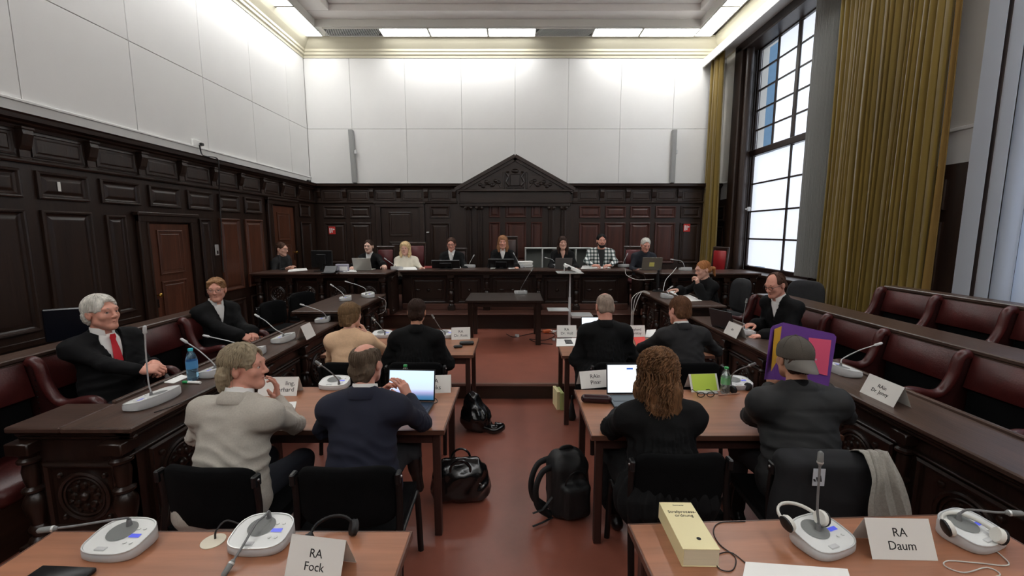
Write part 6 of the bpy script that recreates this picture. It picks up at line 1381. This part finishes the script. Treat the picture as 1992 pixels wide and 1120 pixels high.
for i, (dx, wd) in enumerate(((0, 'left'), (6, 'middle'), (12, 'right'))): cable('cable', 'white cable hanging over the right clerk desk corner, %s of three' % wd, [h_(1264, 572-i, 6.3), h_(1245+dx/2, 568-i, 6.3), h_(1230+dx, 580, 6.27), h_(1229+dx*.5, 600, 6.25), h_(1228+dx*.3, 616, 6.25), h_(1226+dx*.5, 671, 6.28)], .005, M_cablew)
cable('cable', 'thin cable hanging from the left clerk desk', [h_(735, 577, 6.25), h_(750, 585, 6.3), h_(748, 605, 6.3), h_(735, 612, 6.3)], .004, M_cablew)
u_ = lambda u, v: G(u, v, STEP_H)+Vector((0, 0, .006))
cable('cable', 'black cables on the floor under the witness table', [u_(985, 650), u_(1000, 656), u_(1030, 650), u_(1060, 645), u_(1080, 652), u_(1060, 662), u_(1030, 660), u_(1050, 668), u_(1075, 670)], .006, M_cable)
mb = MB(); mb.box(-.035, .035, -.025, .025, 0, .04, .006); tag(mb.build('plug', M_lgrey, None, loc=G(1006, 655, STEP_H)), 'small white plug on the floor under the witness table', 'plug')
t = thing('orange_wrapper', 'crumpled orange and white wrapper on the upper floor', 'wrapper', G(1068, 648, STEP_H), .1); blob('foil', [cap((-.09, 0, .03), (.0, .01, .035), .025, .03, .02, 0), cap((.0, .01, .035), (.09, -.01, .03), .03, .02, .02, 1)], .009, [mat('orange_foil', (206, 100, 50), .4), M_paper], t, folds(4, .012, 70))
# table cable outlet
t = thing('cable_outlet', 'pale round cable outlet in the front left table', 'cable outlet', G(415, 1053, TZ)); mb = MB(); mb.lathe([(.042, .0), (.042, .003), (.036, .004), (0, .004)], 24, cap=False); mb.build('cover', mat('cream_plastic', (214, 206, 186), .5), t, 40); mb = MB(); mb.tube(smoothpath([(0, .01, .0), (.0, .02, .03), (.02, .05, .05), (.06, .07, .02)]), .0035, 6); mb.build('cable', M_cable, t, 50)
# purple folder held up
t = thing('purple_folder', 'purple folder with yellow and pink papers held up by the man in the cap', 'folder', V(1560, 745, 2.64)); o0 = t.location.copy(); M_pur = mat('purple_card', (112, 66, 152), .55)
def leaf(name, px, m, off=0., th=.002, par=t):
    q = [V(u, v, Y)-o0+Vector((0, -off, 0)) for u, v, Y in px]; mb = MB(); n = len(q); mb.add([tuple(p) for p in q]+[tuple(p+Vector((0, th, 0))) for p in q], [tuple(range(n)), tuple(range(n, 2*n))[::-1]]+[(i, (i+1) % n, n+(i+1) % n, n+i) for i in range(n)]); return mb.build(name, m, par)
mn = leaf('main_leaf', [(1508, 738, 2.63), (1612, 752, 2.64), (1626, 664, 2.66), (1627, 655, 2.66), (1622, 649, 2.66), (1524, 627, 2.66)], M_pur)
sd = leaf('side_leaf', [(1487, 738, 2.52), (1508, 738, 2.63), (1524, 627, 2.66), (1503, 634, 2.55), (1499, 640, 2.55)], M_pur)
leaf('yellow_paper', [(1499, 722, 2.53), (1512, 700, 2.62), (1520, 634, 2.64), (1506, 640, 2.56)], mat('yellow_paper', (222, 170, 36), .7), .004, .001, sd); leaf('pink_paper', [(1575, 722, 2.64), (1608, 730, 2.645), (1616, 661, 2.655), (1572, 656, 2.655)], mat('pink_paper', (236, 92, 128), .7), .006, .001, mn)
# earphone cable of the man in the cap
mb = MB(); 
# ---------------------------------------------------------------- bags
M_shiny = mat('black_glossy_leather', (14, 14, 15), .18, bump=.25, bscale=30, coat=.4); M_nylon = mat('black_nylon', (18, 19, 20), .6, bump=.15, bscale=200)
p = G(938, 838); t = thing('black_sack_bag', 'black glossy soft bag slumped by the third left table leg', 'bag', p)
blob('bag_body', [ell((-.06, .02, .13), (.15, .12, .13), .04), ell((-.09, .03, .26), (.08, .07, .12), .06), cap((-.02, 0, .05), (.12, -.02, .04), .05, .035, .05)], .012, [M_shiny], t, folds(31, .018, 45)); mb = MB(); mb.tube(smoothpath([(.02, -.08, .06), (.12, -.1, .04), (.2, -.06, .06), (.2, 0, .05), (.12, .03, .05)]), .012, 8, flat=2.2); mb.build('strap', M_shiny, t, 60)
p = G(897, 975); t = thing('black_leather_bag', 'black glossy leather holdall beside the navy-suited man', 'bag', p, .1)
blob('bag_body', [cap((-.11, .02, .1), (.11, .02, .1), .1, .1, .05), cap((-.1, .02, .2), (.1, .02, .2), .09, .09, .05), cap((-.1, .02, .27), (.1, .02, .27), .035, .035, .05)], .011, [M_shiny], t, folds(33, .012, 40), lambda X, Y, Z: -Z-0*X-0*Y+.002)
for s in (-1, 1): mb = MB(); mb.tube(smoothpath([(-.07, .02+s*.06, .2), (-.06, .02+s*.075, .3), (0, .02+s*.08, .34), (.06, .02+s*.075, .3), (.07, .02+s*.06, .2)]), .008, 8); mb.build('handle', M_shiny, t, 60)
mb = MB(); mb.tube([(-.12, .02, .305), (.12, .02, .305)], .005, 6); mb.build('zip', M_chrome, t); mb = MB(); mb.tube([(.13+.014*math.cos(2*PI*k/12), -.06, .15+.014*math.sin(2*PI*k/12)) for k in range(13)], .003, 6, False); mb.build('ring', M_chrome, t, 50)
p = G(1105, 1000); t = thing('backpack', 'black backpack standing in the aisle beside the second right table', 'backpack', p, .25)
blob('bag_body', [rbox((0, .03, .2), (.07, .04, .14), .06, .03), rbox((.0, .03, .38), (.05, .03, .01), .05, .05), rbox((.02, -.07, .15), (.06, .02, .08), .035, .03)], .010, [M_nylon], t, folds(35, .006, 40), lambda X, Y, Z: -Z-0*X-0*Y+.002)
for s, nm in ((0, 'shoulder_strap'), (1, 'shoulder_strap')): mb = MB(); mb.tube(smoothpath([(-.1, .0+.1*s, .36), (-.19, -.02+.1*s, .34), (-.24, -.04+.1*s, .24), (-.22, -.04+.1*s, .12), (-.13, -.02+.08*s, .03)]), .012, 8, flat=2.); mb.build(nm, M_nylon, t, 60)
for z_ in (.02, .17): mb = MB(); mb.tube([(-.12, -.03, z_), (-.2, -.06, z_*.6+.006), (-.27, -.08, z_*.6+.006)], .009, 6, flat=.4); mb.build('strap_end', M_nylon, t, 50)
mb = MB(); mb.tube(smoothpath([(-.05, .05, .41), (-.03, .05, .45), (.03, .05, .45), (.05, .05, .41)]), .009, 6, flat=1.6); mb.build('carry_handle', M_nylon, t, 50); mb = MB(); mb.tube(smoothpath([(-.06, -.06, .1), (-.05, -.09, .3), (.02, -.1, .36), (.1, -.07, .28), (.11, -.05, .1)]), .004, 6); mb.build('zip', M_blackpl, t, 50)
t = thing('book_stack', 'two pale green and cream books standing on the floor by the third right table', 'books', G(1088, 795), .15)
mb = MB(); mb.box(-.035, .0, -.03, .16, 0, .2, .003); mb.build('cream_book', M_cov, t); mb = MB(); mb.box(.002, .04, -.045, .15, 0, .19, .003); mb.build('green_book', mat('pale_green_cover', (176, 186, 120), .5), t)
p = G(1118, 850); t = thing('small_bag', 'small dark bag standing behind the second right table leg', 'bag', G(1112, 815), 0); blob('fabric', [cap((.0, 0, .03), (0, .0, .14), .045, .02, .03), cap((0, 0, .14), (0, 0, .24), .016, .012, .02)], .009, [M_nylon], t)
# ---------------------------------------------------------------- jacket and scarf over the fourth chair
ch4 = [o for o in bpy.data.objects if o.get('label', '').startswith('black conference chair draped')][0]
Mc = Matrix.Translation(ch4.location) @ Matrix.Rotation(ch4.rotation_euler.z, 4, 'Z')
t = thing('draped_jacket', 'dark jacket hung over the chair back with a small logo tag', 'jacket', ch4.location, ch4.rotation_euler.z); M_jk = mat('dark_slate_jacket', (15, 16, 19), .85, noise=.15, nscale=60)
blob('jacket_cloth', [cap((-.2, -.215, .79), (.2, -.215, .79), .045, .045, .03), rbox((0, -.262, .57), (.2, .01, .21), .02, .05), cap((-.2, -.26, .76), (-.25, -.27, .34), .055, .05, .04), cap((.2, -.26, .76), (.25, -.27, .34), .055, .05, .04)], .012, [M_jk], t, folds(41, .008, 30))
mb = MB(); mb.box(-.115, -.06, -.302, -.3, .70, .785, .0005); tg = mb.build('tag', mat('pale_grey_tag', (186, 190, 196), .7), t)
for i in range(3): mb = MB(); x0 = -.108+i*.013; hh_ = .012+i*.009; mb.prism([(x0, .722), (x0+.009, .722), (x0+.009-.006, .722+hh_), (x0-.006, .722+hh_)], -.3035, -.3022, 1); mb.build('tag_stripe', M_ink, tg)
t = thing('scarf', 'light grey fringed scarf hanging over the right side of the chair back', 'scarf', ch4.location, ch4.rotation_euler.z); M_sc = mat('grey_linen', (150, 146, 138), .95, noise=.15, nscale=90, bump=.3, bscale=300)
def scf(u, v):
    x = .09+.15*u+.02*math.sin(6*v+u*3); w = .012*math.sin(u*16)+.006*math.sin(u*37+4*v)
    if v < .25: q = v/.25; return (x-.02*(1-q), -.13-.15*q, .72+.14*math.sin(q*PI/2)+w*.3)
    q = (v-.25)/.75; return (x+.05*q, -.28-.065*math.sin(min(1, q*3)*PI/2)-w*.8-.02*q, .86-.37*q+.012*u)
mb = MB(); mb.sheet(24, 24, scf, (0, 0, 1), .004); mb.build('cloth', M_sc, t, 60)
mb = MB()
for i in range(46): e_ = Vector(scf(i/45, 1.)); mb.tube([e_, e_+Vector((.004*math.sin(i*3), -.002, -.03)), e_+Vector((.008*math.sin(i*5), .0, -.055))], .0014, 4)
mb.build('fringe', M_sc, t)['kind'] = 'stuff'
# ---------------------------------------------------------------- projector stand, shelf, wall fittings
pp = V(1109, 530, 6.9); t = thing('projector_stand', 'slim grey projector stand with two shelves beside the witness table', 'stand', (pp.x, 6.9, STEP_H)); zt = pp.z-STEP_H
mb = MB(); mb.box(-.018, .018, -.018, .018, .02, zt*.62, .004); mb.build('lower_pole', M_lgrey, t); mb = MB(); mb.box(-.012, .012, -.012, .012, zt*.6, zt, .003); mb.build('upper_pole', M_lgrey, t)
mb = MB(); mb.box(-.22, .19, -.2, .16, zt, zt+.012, .003); mb.build('top_shelf', M_silver, t); mb = MB(); mb.box(-.36, -.02, -.16, .12, .44, .455, .004); mb.build('side_shelf', M_lgrey, t); mb = MB(); mb.box(.02, .36, -.16, .14, .33, .37, .004); mb.build('lower_shelf', M_silver, t)
for a in (-.28, .28): mb = MB(); mb.box(-.3, .3, a-.02, a+.02, 0, .03, .006); mb.build('foot', M_lgrey, t)
mb = MB(); mb.box(-.02, .02, -.28, .28, .0, .028, .004); mb.build('foot_bar', M_lgrey, t)
t = thing('projector', 'white projector tilted on the top shelf of the stand', 'projector', (pp.x, 6.9, pp.z+.015)); mb = MB(); mb.M = Matrix.Translation((.03, 0, .045)) @ Matrix.Rotation(.42, 4, 'Y'); mb.box(-.14, .14, -.1, .1, -.02, .035, .012); mb.build('housing', M_paper, t); mb = MB(); mb.M = Matrix.Translation((-.03, 0, .06)) @ Matrix.Rotation(.42, 4, 'Y'); mb.lathe([(.03, .09), (.03, .115), (.022, .118)], 16, (0, 0, 0), 'y'); mb.build('lens', M_blackpl, t, 40); mb = MB(); mb.tube([(-.1, -.06, 0), (-.1, -.06, .08)], .008, 8); mb.build('prop', M_lgrey, t)
a, b = V(1021, 500, 9.3), V(1152, 500, 9.3); zt = V(1080, 481, 9.3).z; t = thing('shelf_unit', 'low light-grey open shelf unit behind the brunette', 'shelf', ((a.x+b.x)/2, 9.3, DAIS_H)); w = (b.x-a.x)/2; h = zt-DAIS_H; M_sh = mat('pale_grey_melamine', (190, 192, 188), .5)
mb = MB(); mb.box(-w, w, .15, .165, 0, h); mb.build('back_panel', mat('grey_back_panel', (128, 132, 128), .6), t)
for z_ in (0, h*.5, h-.025): mb = MB(); mb.box(-w, w, -.16, .15, z_, z_+.025, .002); mb.build('shelf', M_sh, t)
for i in range(5): x_ = -w+(2*w-.025)*i/4; mb = MB(); mb.box(x_, x_+.025, -.16, .15, .025, h-.025, .002); mb.build('divider', M_sh, t)
for (u, v), lb in (((646, 448), 'red fire call sign on the oak panel left of the robed woman'), ((1336, 443), 'red fire call sign on the oak panel beside the gold curtain')):
    q = V(u, v, WB-.03); t = thing('fire_sign', lb, 'sign', q, 0, 'small red wall signs'); mb = MB(); mb.box(-.075, .075, -.006, .004, -.085, .085, .003); mb.build('plate', mat('signal_red', (196, 44, 38), .5), t)
    mb = MB(); mb.box(-.012, .012, -.008, -.006, -.05, .05); mb.build('white_mark', M_paper, t); mb = MB(); mb.box(-.055, -.03, -.008, -.006, -.06, .055); mb.build('white_mark', M_paper, t); mb = MB(); mb.ball((.04, -.006, .02), (.018, .003, .018), 10, 6); mb.build('white_mark', M_paper, t)
for u0, u1, v0, v1, lb, tl in ((684, 693, 252, 356, 'left of the two grey screen brackets on the white end wall', -.0), (1305, 1309, 252, 356, 'right of the two grey screen brackets on the white end wall', 0)):
    q0, q1 = V((u0+u1)/2-2, v0, YB-.1), V((u0+u1)/2+1, v1, YB-.1); t = thing('screen_bracket', lb, 'bracket', (q1.x, YB-.07, q1.z), 0, 'grey brackets on the end wall'); L_ = q0.z-q1.z
    mb = MB(); mb.M = Matrix.Rotation(-.03 if u0 < 1000 else .0, 4, 'Y'); mb.box(-.045, .045, -.06, .045, .005, L_, .006); mb.build('arm', mat('grey_metal_bracket', (142, 142, 140), .5), t); mb = MB(); mb.box(.03, .08, -.05, .0, L_*.55, L_*.62, .004); mb.build('joint', M_lgrey, t)
q = WX(383, 280, XL+.02); t = thing('wall_socket', 'white wall socket with a black plug above the left wainscot', 'socket', q); mb = MB(); mb.box(0, .03, -.11, .05, -.04, .05, .004); mb.build('socket_plate', M_paper, t); mb = MB(); mb.box(.03, .075, .0, .05, -.02, .02, .008); mb.build('plug', M_blackpl, t)
x_ = XL+.09; x2 = WL+.155
cable('cable', 'black cable hanging from the left wall socket down the wainscot', [WX(388, 282, x_), WX(392, 298, x_), WX(400, 304, x2), WX(422, 308, x2), WX(426, 330, x2), WX(427, 380, WL+.05), WX(430, 430, WL+.05), WX(433, 500, WL+.05), WX(435, 530, WL+.05)], .009, M_cable)
q = WX(612, 352, WL+.06); mb = MB(); mb.box(-.03, .03, -.05, .05, -.0, .07, .01); tag(mb.build('speaker_plug', M_blackpl, None, loc=(XL+.09, 9.75, WT+.004)), 'small black device on the wainscot ledge in the left corner', 'device')
q = WX(116, 364, WL+.03); mb = MB(); mb.box(0, .004, -.014, .014, -.04, .05); tag(mb.build('sticker', M_paper, None, loc=(WL+.024, q.y, q.z)), 'small white sticker on an upper panel of the left wainscot', 'sticker')
q = WX(421, 486, WL); t = thing('light_switch', 'pale switch plate on the left wainscot beside the door', 'switch', (WL+.002, q.y, q.z)); mb = MB(); mb.box(0, .012, -.04, .04, -.08, .08, .004); mb.build('plate', M_silver, t); mb = MB(); mb.box(.012, .018, -.015, .015, -.06, -.01, .003); mb.build('switch', M_blackpl, t)
q = V(832, 452, WB-.05); mb = MB(); mb.box(-.03, .03, -.015, .03, -.015, .015, .005); tag(mb.build('door_latch', M_lgrey, None, loc=q), 'small pale latch right of the door in the end wall', 'latch')
t = thing('dark_screen_panel', 'dark blue-black screen leaning on the wainscot behind the red-tied man', 'screen', (-3.80, 3.62, TIER*.6), .55); mb = MB(); mb.box(-.16, .16, -.02, .02, .82, 1.1, .01); mb.build('panel', mat('blue_black_gloss', (10, 13, 22), .25), t); mb = MB(); mb.box(-.03, .03, .02, .05, 0, .95, .005); mb.build('post', M_blackpl, t); mb = MB(); mb.box(-.18, .18, -.12, .14, 0, .02, .005); mb.build('foot', M_blackpl, t)

small_box('case', 'flat black case at the bottom left edge of the front table', 'case', (120, 1122), TZ, .2, .06, .02, M_blackpl, -.05, .006)
